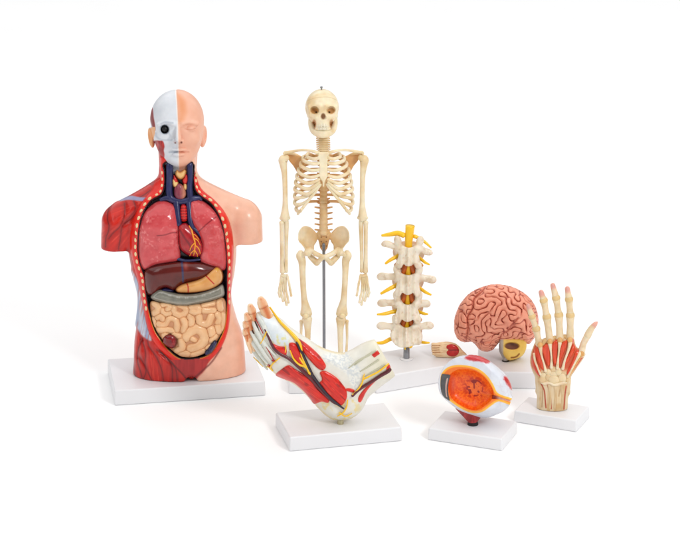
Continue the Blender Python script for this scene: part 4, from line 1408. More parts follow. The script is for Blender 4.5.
# ------------------------------------------------------------------ the lumbar column
def spine():
    fr = Frame(top_center(BASE['spine']), 230)
    T = thing('lumbar_spine', 'column of four pale lumbar vertebrae with yellow nerve roots on a steel post', 'spine model', fr)
    base_block(BASE['spine'], T, M_base)
    S1 = crop(365, 220, 6.875); S2 = crop(365, 290, 5.0)

    def bone(V):
        x, y, v = V.T
        n = fbm(x, y, v, 7.0); m = fbm(x, y, v, 3.0)
        c = mix((240, 231, 214), (228, 213, 190), ss(0.4, 0.75, n))
        c = mix(c, (206, 178, 144), 0.4*ss(0.6, 0.75, m))
        return mix(c, (190, 120, 66), 0.5*ss(4, 12, y))
    # lamina outlines: centre x, rows of top notch and of lower edge, half widths
    units = [dict(cx=407.5, top=246.0, bot=267.3, wt=6.5, wb=10.5, tp=((380.5, 243.5), (431.0, 251.5)), trow=246.5),
             dict(cx=407.0, top=273.0, bot=295.6, wt=7.5, wb=11.5, tp=((376.5, 276.0), (435.0, 278.5)), trow=275),
             dict(cx=407.0, top=302.5, bot=322.6, wt=7.5, wb=12.0, tp=((377.0, 302.5), (429.5, 302.5)), trow=301),
             dict(cx=406.0, top=325.0, bot=345.5, wt=8.0, wb=14.5, tp=((376.5, 325.5), (433.0, 324.5)), trow=325)]
    for i, u in enumerate(units):
        G = Grid(370, 441, -17, 26, u['top']-14, u['bot']+16, 0.6)
        cx = u['cx']; tr = u['trow']
        # body behind
        F = ell(G, P3(cx, tr+5, 14), (16.0, 11, 12.5))
        F = smax(F, -(G.Z-(-(tr+5)-fr.sh*14)+9.5), 2)
        F = smax(F, (G.Z-(-(tr+5)-fr.sh*14)-9.5), 2)
        # lamina: flared plate leaning backwards (towards the viewer at the bottom)
        lo = [(cx-u['wt'], u['top']), (cx, u['top']+1.6), (cx+u['wt'], u['top']), (cx+u['wt']+2.5, u['top']+5), (cx+u['wb']+0.6, u['bot']-7), (cx+u['wb']+0.4, u['bot']-1.0), (cx+u['wb']*0.72, u['bot']+0.6), (cx+u['wb']*0.48, u['bot']-3.4),
              (cx+3.0, u['bot']-2.0), (cx, u['bot']-1.2), (cx-3.0, u['bot']-2.0), (cx-u['wb']*0.48, u['bot']-3.4), (cx-u['wb']*0.72, u['bot']+0.6), (cx-u['wb']-0.4, u['bot']-1.0), (cx-u['wb']-0.6, u['bot']-7), (cx-u['wt']-2.5, u['top']+5)]
        if i == 3:
            lo = [(cx-8, u['top']), (cx, u['top']+2), (cx+8, u['top']), (cx+13, u['top']+4), (cx+16.5, u['top']+10), (cx+14.5, u['bot']-2), (cx+9, u['bot']-1.0), (cx+4, u['bot']+1.0), (cx, u['bot']+1.6), (cx-6, u['bot']+1.6),
                  (cx-12, u['bot']-2), (cx-16.5, u['top']+10), (cx-13, u['top']+4)]
        lo = curve(lo, 4, True)
        d = poly_sd(G.PX, G.PY, lo)[:, None, :]
        f = np.clip((G.PY-u['top'])/(u['bot']-u['top']), -0.3, 1.2)[:, None, :] if False else ((-G.V)-u['top'])/(u['bot']-u['top'])
        yc = -1.5-5.0*np.clip(f, -0.2, 1.1)-2.4*np.exp(-((G.X-cx)/2.2)**2)-0.9*np.cos((G.X-cx)*0.9)+0.10*np.abs(G.X-cx)
        plate = smax(np.abs(G.Y-yc)-2.4+0*d, d+0*G.Y, 2.0)
        F = smin(F, plate, 3)
        # pedicles
        for s in (-1, 1):
            F = smin(F, cone(G, P3(cx+s*9, tr+2, -1), P3(cx+s*10, tr+3, 11), 4.0, 4.2), 2.5)
            # upper facet
            F = smin(F, ell(G, P3(cx+s*11.0, tr-5.5, 0), (3.8, 3.6, 5.4), rot=-s*14), 2)
            # lower facet
            if i < 3:
                F = smin(F, ell(G, P3(cx+s*9.6, u['bot']-3.2, -2.2), (3.4, 2.8, 4.4), rot=s*10), 2)
        for s, tp in zip((-1, 1), u['tp']):
            a = P3(cx+s*10, tr+1.5, 2); b = P3(tp[0]-s*3.4, tp[1], 3)
            F = smin(F, cone(G, a, b, 3.6, 3.2 if i else 2.5, sq=0.7), 3)
            F = smin(F, ell(G, P3(tp[0]-s*4.8, tp[1]+0.3, 3), (5.4, 2.4, 3.6 if i else 2.8), rot=-s*8), 2)
        F = F+0.25*(fbm(G.X, G.Y, G.Z, 5.0, 2)-0.5)
        vt = field_mesh('vertebra', F.astype(np.float32), G, M_bone, T, bone, it=1)
        # disc under it
        if i < 3:
            r = 0.5*(u['bot']+units[i+1]['top'])
            blob('disc', P3(cx, tr+18.2, 14), (15.0, 10.5, 4.6), M_satin, vt, (206, 148, 96), nu=26)
            # cord and orange ligament seen in the gap between two arches
            for s in (-1, 1):
                tube('ligament', [P3(cx+s*2.4, u['bot']-5, 2.2), P3(cx+s*4.6, r, 1.8), P3(cx+s*6.5, r+4, 2.5)], [2.4, 2.6, 2.0], M_gloss, vt, (206, 108, 38))
    # cord
    def cord(V):
        n = fbm(V[:, 0], V[:, 1], V[:, 2], 5.0)
        return mix((248, 190, 30), (255, 218, 66), n)
    tube('spinal_cord', [P3(408.6, 225.6, 3.5), P3(407.8, 236, 3.5), P3(407.0, 250, 4), P3(407, 290, 4), P3(406, 340, 4)], [4.7, 4.2, 3.7, 3.3, 2.8], M_gloss, T, cord, seg=14, cap=False)
    # nerve roots
    roots = [([(402, 235, 3), (396, 233.2, 4), (388, 234.6, 3), (381, 235.6, 2)], (2.8, 2.6, 2.1, 1.3)), ([(413, 236, 4), (419, 238.5, 4), (424.5, 242.5, 3), (429.5, 247, 2)], (2.0, 1.6, 1.4, 0.9)),
             ([(400, 254, 6), (394, 257, 3), (389, 260, 0), (384.8, 263.2, -2)], (1.8, 1.9, 1.7, 1.2)), ([(415, 255, 6), (420.5, 259, 3), (424, 261.8, 0), (428, 263.8, -2)], (1.6, 1.6, 1.4, 0.9)),
             ([(400, 282, 6), (394, 285.5, 3), (387.5, 289, 0), (380.5, 293.2, -2)], (2.0, 2.1, 1.9, 1.3)), ([(416, 285, 6), (422, 289.5, 3), (426, 292, 0), (430, 293.8, -2)], (1.7, 1.7, 1.5, 1.0)),
             ([(400, 310, 6), (392, 311.5, 3), (384, 313.5, 0), (377, 314.2, -2)], (1.8, 2.0, 1.7, 1.0)), ([(416, 310, 6), (421, 312, 3), (424, 313, 0), (427, 313.2, -2)], (1.6, 1.6, 1.4, 0.9)),
             ([(400, 336, 6), (391, 338.5, 2), (383, 342.5, -1), (375.5, 343.2, -2)], (1.9, 2.1, 1.9, 1.2)), ([(415, 339, 6), (421, 341.5, 3), (425, 342.2, 0), (429, 342.2, -2)], (1.6, 1.6, 1.4, 0.9)),
             ([(407, 340, 0), (409, 345, -4), (410.5, 346.5, -6), (412.5, 344, -7)], (1.2, 1.5, 1.4, 0.9)), ([(404.5, 344, -2), (404.8, 347, -4), (405, 349, -4)], (1.0, 1.0, 0.7))]
    for p, r in roots:
        tube('nerve_root', [P3(*q) for q in p], r, M_gloss, T, cord, seg=10)
    # post and washer
    px = 406.4
    tube('post', [(px, 0, -fr.ay-1), (px, 0, -fr.ay+8), P3(px, 338, 6)], [3.2, 3.2, 3.2], M_metal, T, (120, 120, 124), n=3, seg=18)
    blob('washer', (px, 0, -fr.ay+0.4), (6.8, 6.8, 1.0), M_base, T, (230, 230, 230), nu=24)


spine()
# ------------------------------------------------------------------ the brain
def brain():
    fr = Frame(top_center(BASE['brain']), 284)
    T = thing('brain_model', 'pink folded brain on a yellow brainstem and short post, behind the hand', 'brain model', fr)
    base_block(BASE['brain'], T, M_base)
    B1 = crop(450, 280, 6.874)
    out = curve(B1([(22, 310), (26, 370), (52, 418), (98, 438), (140, 432), (168, 450), (200, 484), (245, 498), (290, 484), (318, 452), (342, 428), (400, 420), (470, 420), (510, 430), (542, 434), (562, 412), (580, 380),
                    (600, 295), (592, 222), (560, 150), (500, 90), (420, 50), (340, 34), (260, 38), (180, 65), (110, 112), (58, 180), (30, 250)]), 4, True)
    fis = curve(B1([(232, 50), (205, 92), (158, 140), (150, 205), (118, 262), (122, 335), (106, 440)]), 5)
    syl = curve(B1([(335, 415), (352, 372), (392, 348), (424, 300), (458, 262)]), 5)
    tmp = curve(B1([(165, 448), (210, 440), (262, 428), (310, 425), (345, 425)]), 5)
    cbl = curve(B1([(392, 380), (440, 362), (500, 372), (548, 345)]), 5)
    LB = labyrinth(96, 8.2, 31, dims=3, it=9, width=0.27)

    def gyri(x, y, z):
        wx = 4.0*(noise3(x, y, z, 11.0)-0.5); wz = 4.0*(noise3(x+31, y, z+11, 11.0)-0.5)
        return samp3(LB, (x-450)*1.0+wx, y*1.0+40, (z+360)*1.0+wz)
    G = Grid(450, 541, -34, 30, 281, 356, 0.5)
    d = poly_sd(G.PX, G.PY, out)[:, None, :]
    t = np.clip(-d/34.0, 0, 1)
    half = 30*np.sqrt(np.maximum(0, 1-(1-t)**2))
    F = np.where(d < 0, (np.abs(G.Y+2)-half)*0.8, np.sqrt(np.maximum(d, 0)**2+(0.8*(G.Y+2))**2)).astype(np.float32)
    shell = np.abs(F) < 6
    ii = np.nonzero(shell)
    xs = G.x[ii[0]]; ys = G.y[ii[1]]; vs = G.v[ii[2]]; zs = vs-fr.sh*ys
    a = np.abs(gyri(xs, ys, zs))
    gr = 2.5*np.clip(1-a/0.85, 0, 1)**1.3-0.5*a
    front = ss(4, -6, ys) if False else 1-ss(-6, 6, ys)
    df = line_d(xs, -vs, fis); dsy = line_d(xs, -vs, syl); dt = line_d(xs, -vs, tmp); dc = line_d(xs, -vs, cbl)
    gr = np.maximum(gr, front*3.6*np.exp(-(df/1.3)**2)); gr = np.maximum(gr, front*2.4*np.exp(-(dsy/1.1)**2))
    gr = np.maximum(gr, front*2.8*np.exp(-(dt/1.3)**2)); gr = np.maximum(gr, 0*dc)
    F[ii] += gr.astype(np.float32)

    def paint(V):
        x, y, v = V.T
        z = v-fr.sh*y
        a = np.abs(gyri(x, y, z))
        fr_ = 1-ss(-6, 6, y)
        a = np.where(fr_ > 0.5, np.minimum(a, 0.1+0.35*line_d(x, -v, fis)), a)
        a = np.where(fr_ > 0.5, np.minimum(a, 0.1+0.4*line_d(x, -v, syl)), a)
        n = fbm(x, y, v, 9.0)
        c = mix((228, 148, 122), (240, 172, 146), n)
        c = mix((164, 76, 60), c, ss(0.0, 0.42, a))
        dt = line_d(x, -v, tmp)
        low = (-v > 342) & (x > 478) & (x < 500)
        return c
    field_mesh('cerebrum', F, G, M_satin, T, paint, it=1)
    # brainstem block
    C = crop(480, 330, 7.857)
    so = curve(C([(152, 70), (250, 60), (345, 60), (362, 100), (358, 150), (335, 195), (300, 218), (255, 234), (222, 236), (196, 214), (176, 184), (160, 150)]), 4, True)
    G = Grid(496, 530, -16, 14, 335, 363, 0.5)
    d = poly_sd(G.PX, G.PY, so)[:, None, :]
    F = smax(np.abs(G.Y+1)-11.5+0*d, d+0*G.Y, 4.0)
    F = smax(F, -ell(G, P3(511.5, 345.8, -12.5), (7.6, 7, 3.6)), 0.8)
    sm = curve(C([(246, 214), (268, 212), (290, 202), (306, 184)]), 4)

    def sc_(V):
        x, y, v = V.T
        n = fbm(x, y, v, 6.0)
        c = mix((222, 180, 78), (238, 208, 120), n)
        h = np.hypot((x-511.5)/7.2, (-v-346.0)/3.5)
        c = mix(c, mix((112, 74, 62), (164, 124, 112), n), (1-ss(0.8, 1.08, h))*(y < 0))
        c = mix(c, (150, 96, 30), (1-ss(0.4, 1.1, line_d(x, -v, sm)))*(y < 0))
        return mix(c, (186, 178, 168), 1-ss(502.0, 504.0, x))
    field_mesh('brainstem', F.astype(np.float32), G, M_satin, T, sc_, it=1)
    # stalk and post
    tube('stalk', [P3(501.0, 345, -4), P3(502.0, 351, -4), P3(505.0, 357, -4)], [2.6, 3.0, 2.6], M_satin, T, (176, 170, 164), seg=12)
    tube('post', [(505.6, -4, -fr.ay-1), (505.6, -4, -fr.ay+3), P3(505.4, 353, -4)], [2.6, 2.6, 2.9], M_satin, T, (196, 190, 186), n=3, seg=16)
    blob('washer', (505.6, -4, -fr.ay+0.3), (3.8, 3.8, 1.1), M_satin, T, (66, 60, 58), nu=20)


brain()
# ------------------------------------------------------------------ the eyeball
def eye():
    fr = Frame(top_center(BASE['eye']), 354)
    T = thing('eyeball_model', 'cutaway white eyeball with an orange inside on a low white base', 'eye model', fr)
    T['label'] = 'cutaway white eyeball showing its orange inside, on a small white base'
    base_block(BASE['eye'], T, M_base)
    E1 = crop(435, 350, 7.33)
    out = curve(E1([(18, 245), (32, 175), (75, 105), (140, 60), (200, 42), (260, 36), (330, 48), (400, 84), (460, 128), (512, 180), (546, 235), (558, 290), (556, 340), (540, 400), (500, 442), (445, 470), (390, 490), (330, 492),
                    (250, 474), (180, 446), (110, 398), (55, 350), (26, 305)]), 4, True)
    rim = curve(E1([(42, 178), (85, 132), (145, 114), (210, 114), (272, 124), (330, 150), (382, 196), (420, 252), (444, 300), (478, 322), (546, 342), (556, 350), (552, 385), (540, 392), (480, 372), (446, 374), (402, 406), (352, 444), (300, 460), (240, 452),
                    (180, 424), (130, 392), (92, 366), (60, 345), (40, 295), (34, 235)]), 4, True)
    bowl = curve(E1([(108, 180), (150, 150), (210, 140), (268, 148), (322, 172), (372, 218), (408, 270), (424, 320), (412, 352), (375, 392), (330, 426), (290, 438), (240, 430), (185, 404), (140, 375), (112, 345), (94, 290), (92, 230)]), 4, True)
    chan = curve(E1([(405, 322), (440, 330), (480, 342), (560, 362), (560, 372), (480, 356), (440, 352), (405, 350)]), 3, True)
    YC = -1.0

    def base(G):
        d = poly_sd(G.PX, G.PY, out)[:, None, :]
        t = np.clip(-d/28.0, 0, 1)
        half = 27*np.sqrt(np.maximum(0, 1-(1-t)**2))
        F = np.where(d < 0, (np.abs(G.Y-YC)-half)*0.85, np.sqrt(np.maximum(d, 0)**2+(0.85*(G.Y-YC))**2))
        # optic nerve stub
        F = smin(F, cone(G, P3(498, 394, -12), P3(512, 401, -13), 6.5, 5.0), 3)
        F = smax(F, (G.X-510.4)*0.93+(-G.V-399)*0.3+0*G.Y, 0.6)
        plane = -13.0-0.30*(G.X-465)-0.06*(-G.V-388)
        plane = np.maximum(plane, -19.5)
        return smax(F, (plane-G.Y)*0.95, 0.8).astype(np.float32)
    G = Grid(435, 513, -32, 30, 351, 420, 0.5)
    F = base(G)
    fm = FrontMap(F, G).blur(2)
    db = poly_sd(G.PX, G.PY, bowl)
    t = np.clip(-db/20.0, 0, 1)
    dep = fm(G.PX, G.PY)+np.where(db < 0, 1.0+13*np.sqrt(np.maximum(0, 1-(1-t)**2)), -5)
    F = smax(F, -np.maximum((G.Y-dep[:, None, :])*0.7, db[:, None, :]+0*G.Y), 0.5)
    dch = poly_sd(G.PX, G.PY, chan)
    F = smax(F, -np.maximum(G.Y-(fm(G.PX, G.PY)+2.5)[:, None, :], dch[:, None, :]+0*G.Y), 0.4)
    F = np.minimum(F, 99).astype(np.float32)
    top = curve(E1([(205, 62), (236, 36), (285, 30), (340, 46), (388, 72), (392, 86), (372, 98), (330, 88), (290, 86), (240, 76)]), 4, True)
    rgt = curve(E1([(492, 200), (506, 184), (528, 196), (552, 240), (562, 275), (556, 284), (536, 268), (512, 240)]), 4, True)
    disc = np.array(E1([(285, 276)])[0])
    ves = [curve(E1(l), 4) for l in ([(276, 222), (280, 250), (282, 276)], [(216, 270), (240, 266), (258, 256)], [(300, 246), (318, 256), (330, 268)], [(334, 270), (348, 266)], [(222, 292), (240, 300), (248, 306)], [(248, 322), (264, 338)], [(276, 346), (298, 342), (318, 328)], [(306, 228), (320, 236)]) or ([(282, 218), (284, 245), (284, 275), (290, 290)], [(215, 268), (240, 262), (262, 258), (284, 250), (322, 238), (335, 228)], [(300, 255), (325, 262), (345, 270)],
                                     [(222, 290), (238, 302), (250, 318), (262, 334), (290, 345), (318, 330), (330, 318)], [(284, 245), (262, 236), (240, 246)], [(330, 318), (340, 300)])]

    def paint(V):
        x, y, v = V.T
        py = -v
        n = fbm(x, y, v, 6.0); f = fbm(x, y, v, 2.0, 2)
        c = mix((212, 215, 224), (226, 229, 234), n)
        vein = (1-ss(0.0, 0.035, np.abs(fbm(x, y, v, 9.0)-0.5)))*ss(478, 500, x)
        c = mix(c, (214, 196, 204), 0.35*vein)
        front = y < fm(x, py)+24
        for q in (top, rgt):
            dq = poly_sd(x, py, q)
            fib = noise3(x*0.5, 0*x, py*1.4, 1.0)
            c = mix(c, mix((186, 40, 48), (220, 86, 88), fib), (1-ss(-1.6, 0.9, dq+1.6*(f-0.5)))*(y < 8))
        dr = poly_sd(x, py, rim)
        onface = (y < fm(x, py)+1.6)
        c = mix(c, (252, 186, 62), (1-ss(-0.3, 0.4, dr))*front)
        c = mix(c, (240, 128, 36), (1-ss(-2.4, -1.4, dr))*front)
        dbb = poly_sd(x, py, bowl)
        r = np.hypot(x-disc[0], py-disc[1])
        th = np.arctan2(py-disc[1], x-disc[0])
        dots = 0.5*noise3(th*17, 0*x, r*0.75, 1.0)+0.5*noise3(x*1.1, y, v*1.1, 1.0)
        inn = mix((232, 84, 14), (254, 138, 42), 0.35*n+0.65*ss(0.3, 0.7, dots))
        inn = mix(inn, (252, 146, 54), 0.5*(1-ss(3, 9, r)))
        ring = np.exp(-((r-6.2)/2.2)**2)*ss(0.5, 0.62, noise3(th*2.6+3, 0*x, r*0.35, 1.0))
        inn = mix(inn, (150, 22, 8), 0.95*ss(0.25, 0.6, ring))
        inn = mix(inn, (176, 34, 8), 0.5*np.exp(-((r-9.5)/2.5)**2)*ss(0.5, 0.66, noise3(th*5+9, 0*x, r*0.4, 1.0)))
        for l in ves[:1]:
            inn = mix(inn, (150, 26, 6), 0.85*(1-ss(0.5, 1.15, line_d(x, py, l))))
        inn = mix(inn, (206, 92, 84), 0.6*(1-ss(0, 4, poly_sd(x, py, curve(E1([(95, 200), (120, 185), (140, 240), (130, 330), (108, 345)]), 3, True))+2)))
        c = mix(c, inn, (1-ss(-0.4, 0.2, dbb))*front)
        dch = poly_sd(x, py, chan)
        c = mix(c, mix((150, 44, 30), (236, 214, 206), ss(455, 500, x)*0+ss(493, 499, x)), (1-ss(-0.3, 0.3, dch))*(x > 491)*front)
        return c
    field_mesh('eye_shell', F, G, M_gloss, T, paint, it=1)
    # lens and iris
    relief('iris', E1([(42, 182), (70, 180), (106, 188), (98, 225), (93, 270), (96, 330), (106, 374), (80, 366), (54, 344), (37, 296), (33, 236)]), fm, M_gloss, T, lambda V, d: mix((72, 72, 74), (108, 108, 108), fbm(V[:, 0], V[:, 1], V[:, 2], 4.0)),
           T=1.6, R=2, off=0.2, back=4, h=0.45)
    relief('lens', E1([(78, 208), (92, 214), (84, 270), (86, 330), (92, 352), (76, 346), (68, 300), (68, 250)]), fm, M_wet, T, (196, 172, 164), T=2.6, R=1.5, off=0.2, back=3, h=0.4)
    # lower muscle, used as the foot of the model
    G2 = Grid(452, 492, -14, 26, 396, 425, 0.5)
    F2 = cone(G2, P3(472.0, 408, 5), P3(472.7, 421.5, 0), 17.0, 5.0)
    F2 = smax(F2, (-fr.ay+2.0)-G2.Z, 0.8)

    F2 = smax(F2, (411.5+G2.V)+0*F2 if False else ((-4.0+0.9*(410-(-G2.V)))-G2.Y), 1.0)

    def mus(V):
        x, y, v = V.T
        fib = noise3(np.arctan2(x-472.6, -v-430+14)*0.8+x*0.5, y*0.1, v*0.06, 1.0)
        return mix((146, 30, 34), (196, 62, 62), fib)
    field_mesh('lower_muscle', F2.astype(np.float32), G2, M_satin, T, mus, it=1)
    tube('mounting_peg', [(472.8, 0, -fr.ay-0.6), (472.8, 0, -fr.ay+1.5), (472.8, 0, -fr.ay+3.4)], [5.6, 5.4, 4.9], M_satin, T, (30, 24, 26), n=3, seg=22)


eye()
# ------------------------------------------------------------------ the hand
def hand():
    fr = Frame(top_center(BASE['hand']), 283)
    T = thing('hand_model', 'upright flayed hand with bony fingers and red palm muscles, thumb out to the right', 'hand model', fr)
    base_block(BASE['hand'], T, M_base)
    H1 = crop(500, 275, 3.335); H2 = crop(520, 280, 6.875); H3 = crop(520, 340, 6.875)

    def bone(V):
        x, y, v = V.T
        n = fbm(x, y, v, 5.0)
        c = mix((236, 220, 192), (222, 198, 160), ss(0.4, 0.8, n))
        return c
    palm_o = curve(H3([(128, 360), (116, 335), (110, 305), (100, 260), (76, 215), (60, 165), (60, 110), (74, 55), (94, 10), (140, -10), (190, -25), (260, -35), (322, -45), (352, -20), (368, 30), (400, 55), (434, 78), (424, 110), (398, 155), (366, 205), (340, 250), (330, 305), (326, 335), (314, 360)]), 4, True)

    def body(G):
        d = poly_sd(G.PX, G.PY, palm_o)[:, None, :]
        t = np.clip(-d/9.0, 0, 1)
        half = 8.0*np.sqrt(np.maximum(0, 1-(1-t)**2))
        F = np.where(d < 0, np.abs(G.Y-1)-half, np.sqrt(np.maximum(d, 0)**2+(G.Y-1)**2))
        # wrist
        w = np.sqrt(((G.X-552.2+0.012*(-G.V-395))/15.6)**2+((G.Y-0.5)/9.6)**2)
        W = (w-1)*10
        W = smax(W, (382+G.V)*1.0+0*W if False else (G.Z-(-377.5)), 7)
        F = smin(F, W, 6)
        F = smax(F, (-fr.ay+0.15)-G.Z, 0.6)
        return F.astype(np.float32)
    G = Grid(526, 587, -14, 14, 330, 415, 0.55)
    F = body(G)
    fm = FrontMap(F, G).blur(3)
    wl = [curve(H3(l), 4) for l in ([(140, 300), (162, 345), (170, 400), (178, 465)], [(182, 302), (202, 360), (210, 420), (214, 470)], [(312, 310), (306, 370), (304, 430), (302, 470)])]
    wg = [curve(H3(l), 4) for l in ([(285, 300), (270, 340), (264, 380)], [(240, 330), (245, 400), (240, 460)], [(150, 330), (152, 400), (150, 460)])]

    def paint(V):
        x, y, v = V.T
        py = -v
        n = fbm(x, y, v, 7.0)
        c = mix((228, 206, 168), (212, 178, 128), ss(0.35, 0.8, n))
        st = noise3(x*0.7, 0*x, py*0.05, 1.0)
        c = mix(c, (196, 152, 100), 0.4*st*ss(382, 388, py))
        c = mix(c, (232, 218, 190), 0.6*ss(0.55, 0.75, noise3(x*0.35, 0*x, py*0.03, 1.0))*ss(382, 388, py))
        for l in wl:
            c = mix(c, (178, 62, 34), 0.85*(1-ss(0.3, 1.0, line_d(x, py, l)))*(y < 3))
        for l in wg:
            c = mix(c, (166, 120, 76), 0.5*(1-ss(0.2, 1.2, line_d(x, py, l)))*(y < 3))
        pm = poly_sd(x, py, palm_o)
        c = mix(c, (210, 88, 50), 0.9*(1-ss(366, 372, py))*ss(338, 344, py)*(1-ss(-1.6, -0.3, pm)))
        return c
    field_mesh('palm', F, G, M_satin, T, paint, it=1)

    def red(V, d):
        x, y, v = V.T
        fib = noise3(x*0.9, 0*x, v*0.16+x*0.1, 1.0)
        c = mix((200, 56, 26), (236, 104, 62), 0.4*fbm(x, y, v, 4.0)+0.6*fib)
        return mix((226, 170, 128), c, ss(-0.2, 0.7, -d))
    mus = [H3([(72, 125), (80, 110), (100, 150), (122, 190), (135, 222), (130, 248), (112, 236), (88, 200), (74, 165)]),
           H3([(88, 62), (106, 50), (118, 70), (130, 105), (146, 150), (158, 190), (150, 205), (130, 180), (104, 130), (88, 95)]),
           H3([(132, 62), (150, 40), (172, 25), (186, 45), (192, 90), (195, 140), (194, 170), (182, 175), (164, 140), (148, 100)]),
           H3([(204, 30), (216, 10), (236, -10), (244, 20), (242, 70), (240, 120), (236, 160), (222, 160), (212, 110), (206, 65)]),
           H3([(268, 20), (288, 2), (306, -5), (304, 30), (290, 75), (272, 120), (258, 160), (252, 140), (258, 90), (262, 50)]),
           H3([(352, 20), (366, 40), (352, 80), (330, 120), (306, 160), (290, 195), (276, 190), (284, 165), (308, 115), (332, 65)]),
           H3([(372, 60), (392, 62), (402, 80), (388, 120), (362, 170), (336, 215), (318, 236), (314, 215), (330, 175), (352, 120)]),
           H3([(322, -30), (340, -28), (352, -5), (346, 12), (332, 6), (322, -12)])]
    for p in mus:
        relief('muscle', grow(p, 0.5), fm, M_gloss, T, red, T=2.2, R=2.4, off=0.1, back=2, h=0.45)
    # metacarpals
    mets = [[(134, 236, 1.2), (112, 190, 1.0), (92, 140, 1.1), (84, 95, 1.3)], [(168, 210, 1.7), (154, 160, 1.0), (136, 105, 1.1), (126, 48, 2.2)], [(206, 185, 1.7), (204, 120, 1.0), (198, 70, 1.1), (190, 20, 2.2)],
            [(246, 185, 1.7), (250, 120, 1.0), (254, 60, 1.1), (258, 8, 2.2)], [(284, 190, 1.7), (296, 130, 1.15), (318, 60, 1.4), (328, 5, 2.3)], [(318, 246, 1.3), (344, 190, 1.2), (372, 130, 1.3), (398, 78, 2.0)]]
    for m in mets:
        p = H3(m)
        draped('metacarpal', [([q[:2] for q in p], [q[2] for q in p])], fm, M_bone, T, bone, off=1.6, seg=10, flat=0.9)
    kn = [(124, 36), (190, 10), (258, -2), (326, -8)]
    for q in kn:
        x, y = H3([q])[0]
        blob('knuckle', P3(x, y, float(fm(x, y))-1.8), (2.8, 2.4, 3.2), M_bone, T, (222, 178, 118))
    # carpal bones
    for i, (a, b, rx, ry) in enumerate([(150, 274, 20, 20), (152, 240, 18, 16), (186, 216, 19, 17), (218, 196, 17, 16), (254, 212, 20, 22), (220, 232, 24, 17), (186, 254, 18, 20), (226, 272, 30, 24), (282, 256, 22, 26), (318, 262, 14, 18)]):
        x, y = H3([(a, b)])[0]
        blob('carpal_bone', P3(x, y, float(fm(x, y))+0.1), (rx/5.2, 1.7, ry/5.2), M_bone, T, (232, 212, 176) if i % 3 else (224, 198, 156))
    for l, r in (([(142, 296), (165, 298), (195, 292), (225, 304), (260, 298), (300, 288), (316, 286)], [0.7, 1.5, 1.2, 1.3, 1.6, 1.4, 0.6]),):
        draped('wrist_joint', [(H3(l), r)], fm, M_bone, T, bone, off=0.5, flat=0.8)
    for l in ([(196, 306), (204, 360), (206, 430), (206, 466)], [(278, 300), (282, 360), (284, 430), (284, 466)], [(236, 312), (240, 360), (238, 420), (236, 466)]):
        draped('tendon', [(H3(l), [2.2, 1.6, 1.6, 1.5])], fm, M_satin, T, lambda V: mix((226, 206, 172), (206, 172, 124), fbm(V[:, 0], V[:, 1], V[:, 2], 5.0)), off=-0.6, flat=0.6)
    draped('thumb_tendon', [(H3([(330, 238), (352, 195), (376, 150), (398, 110), (410, 80)]), [0.7, 0.9, 0.9, 0.9, 0.6])], fm, M_satin, T, (226, 170, 96), off=1.8)

    # fingers
    def fcol(tip):
        def c(V):
            x, y, v = V.T
            base = mix(bone(V), (228, 206, 166), 0.4+0*x)
            d = np.hypot(x-tip[0], -v-tip[1])
            return mix(base, (228, 172, 156), 0.9*(1-ss(4.0, 7.5, d)))
        return c
    F1 = [H1([(124, 232), (112, 180), (97, 140), (82, 100)]), H2([(190, 415), (163, 252), (138, 142), (116, 80)]), H2([(258, 400), (244, 236), (221, 122), (193, 28)]), H2([(326, 385), (322, 236), (309, 128), (293, 48)])]
    for i, f in enumerate(F1):
        y0 = -4.5
        ys = [y0, y0-1.0, y0-2.4, y0-4.2]
        tip = f[3]
        prev = None
        w = (4.25, 3.95, 3.4) if i else (4.0, 3.6, 3.0)
        for k in range(3):
            a = np.array(f[k]); b = np.array(f[k+1])
            L = b-a
            A = a+L*0.03; Bq = b-L*0.05
            ya, yb = ys[k], ys[k+1]
            if k < 2:
                R = [w[k]*0.95, w[k]*0.84, w[k]*0.78, w[k]*0.9, w[k]*1.06]
                ts = [0, 0.22, 0.55, 0.85, 1.0]
            else:
                R = [w[k]*1.05, w[k]*0.95, w[k]*0.8, w[k]*0.72]
                ts = [0, 0.25, 0.65, 0.95]
            pts = [P3(*(A+(Bq-A)*t), ya+(yb-ya)*t) for t in ts]
            o = tube('finger' if prev is None else 'phalanx', pts, R, M_bone, prev or T, fcol(tip), n=4, seg=12, flat=0.85)
            if k < 2:
                blob('finger_joint', P3(b[0], b[1], ys[k+1]-0.3), (w[k]*1.06, w[k]*0.92, w[k]*0.95), M_bone, prev or o, (224, 196, 144), rot=math.degrees(math.atan2(-(L[1]), L[0]))-90)
                if k == 0:
                    prev = o
            else:
                blob('fingernail', P3(b[0]-L[0]*0.16, b[1]-L[1]*0.16, ys[3]-1.6), (1.25, 0.6, 2.2), M_skin, prev, (226, 170, 160), rot=math.degrees(math.atan2(-(L[1]), L[0]))-90)
        # web at the finger root
    webs = [[(140, 30), (158, 5), (176, 10)], [(200, 0), (222, -20), (240, -10)], [(268, -12), (290, -32), (310, -18)]]
    for wv in webs:
        draped('web', [(H3(wv), [1.6, 2.2, 1.6])], fm, M_satin, T, (214, 180, 128), off=0.2)
    th = [P3(*H3([(404, 86)])[0], -3), P3(*H2([(418, 428)])[0], -3), P3(*H2([(440, 378)])[0], -4)]
    o = tube('thumb', th, [3.9, 3.2, 3.4], M_bone, T, bone, seg=12, label='thumb spread to the right')
    tip = H2([(504, 278)])[0]
    p = H2([(444, 372), (452, 352), (470, 318), (492, 290), (505, 276)])
    tube('phalanx', [P3(q[0], q[1], -4-0.4*k) for k, q in enumerate(p)], [3.6, 3.5, 3.0, 2.3, 0.9], M_bone, o, fcol(tip), seg=12)
    x, y = H2([(446, 364)])[0]
    blob('finger_joint', P3(x, y, -4.4), (3.2, 2.6, 1.8), M_bone, o, (222, 190, 136), rot=-30)
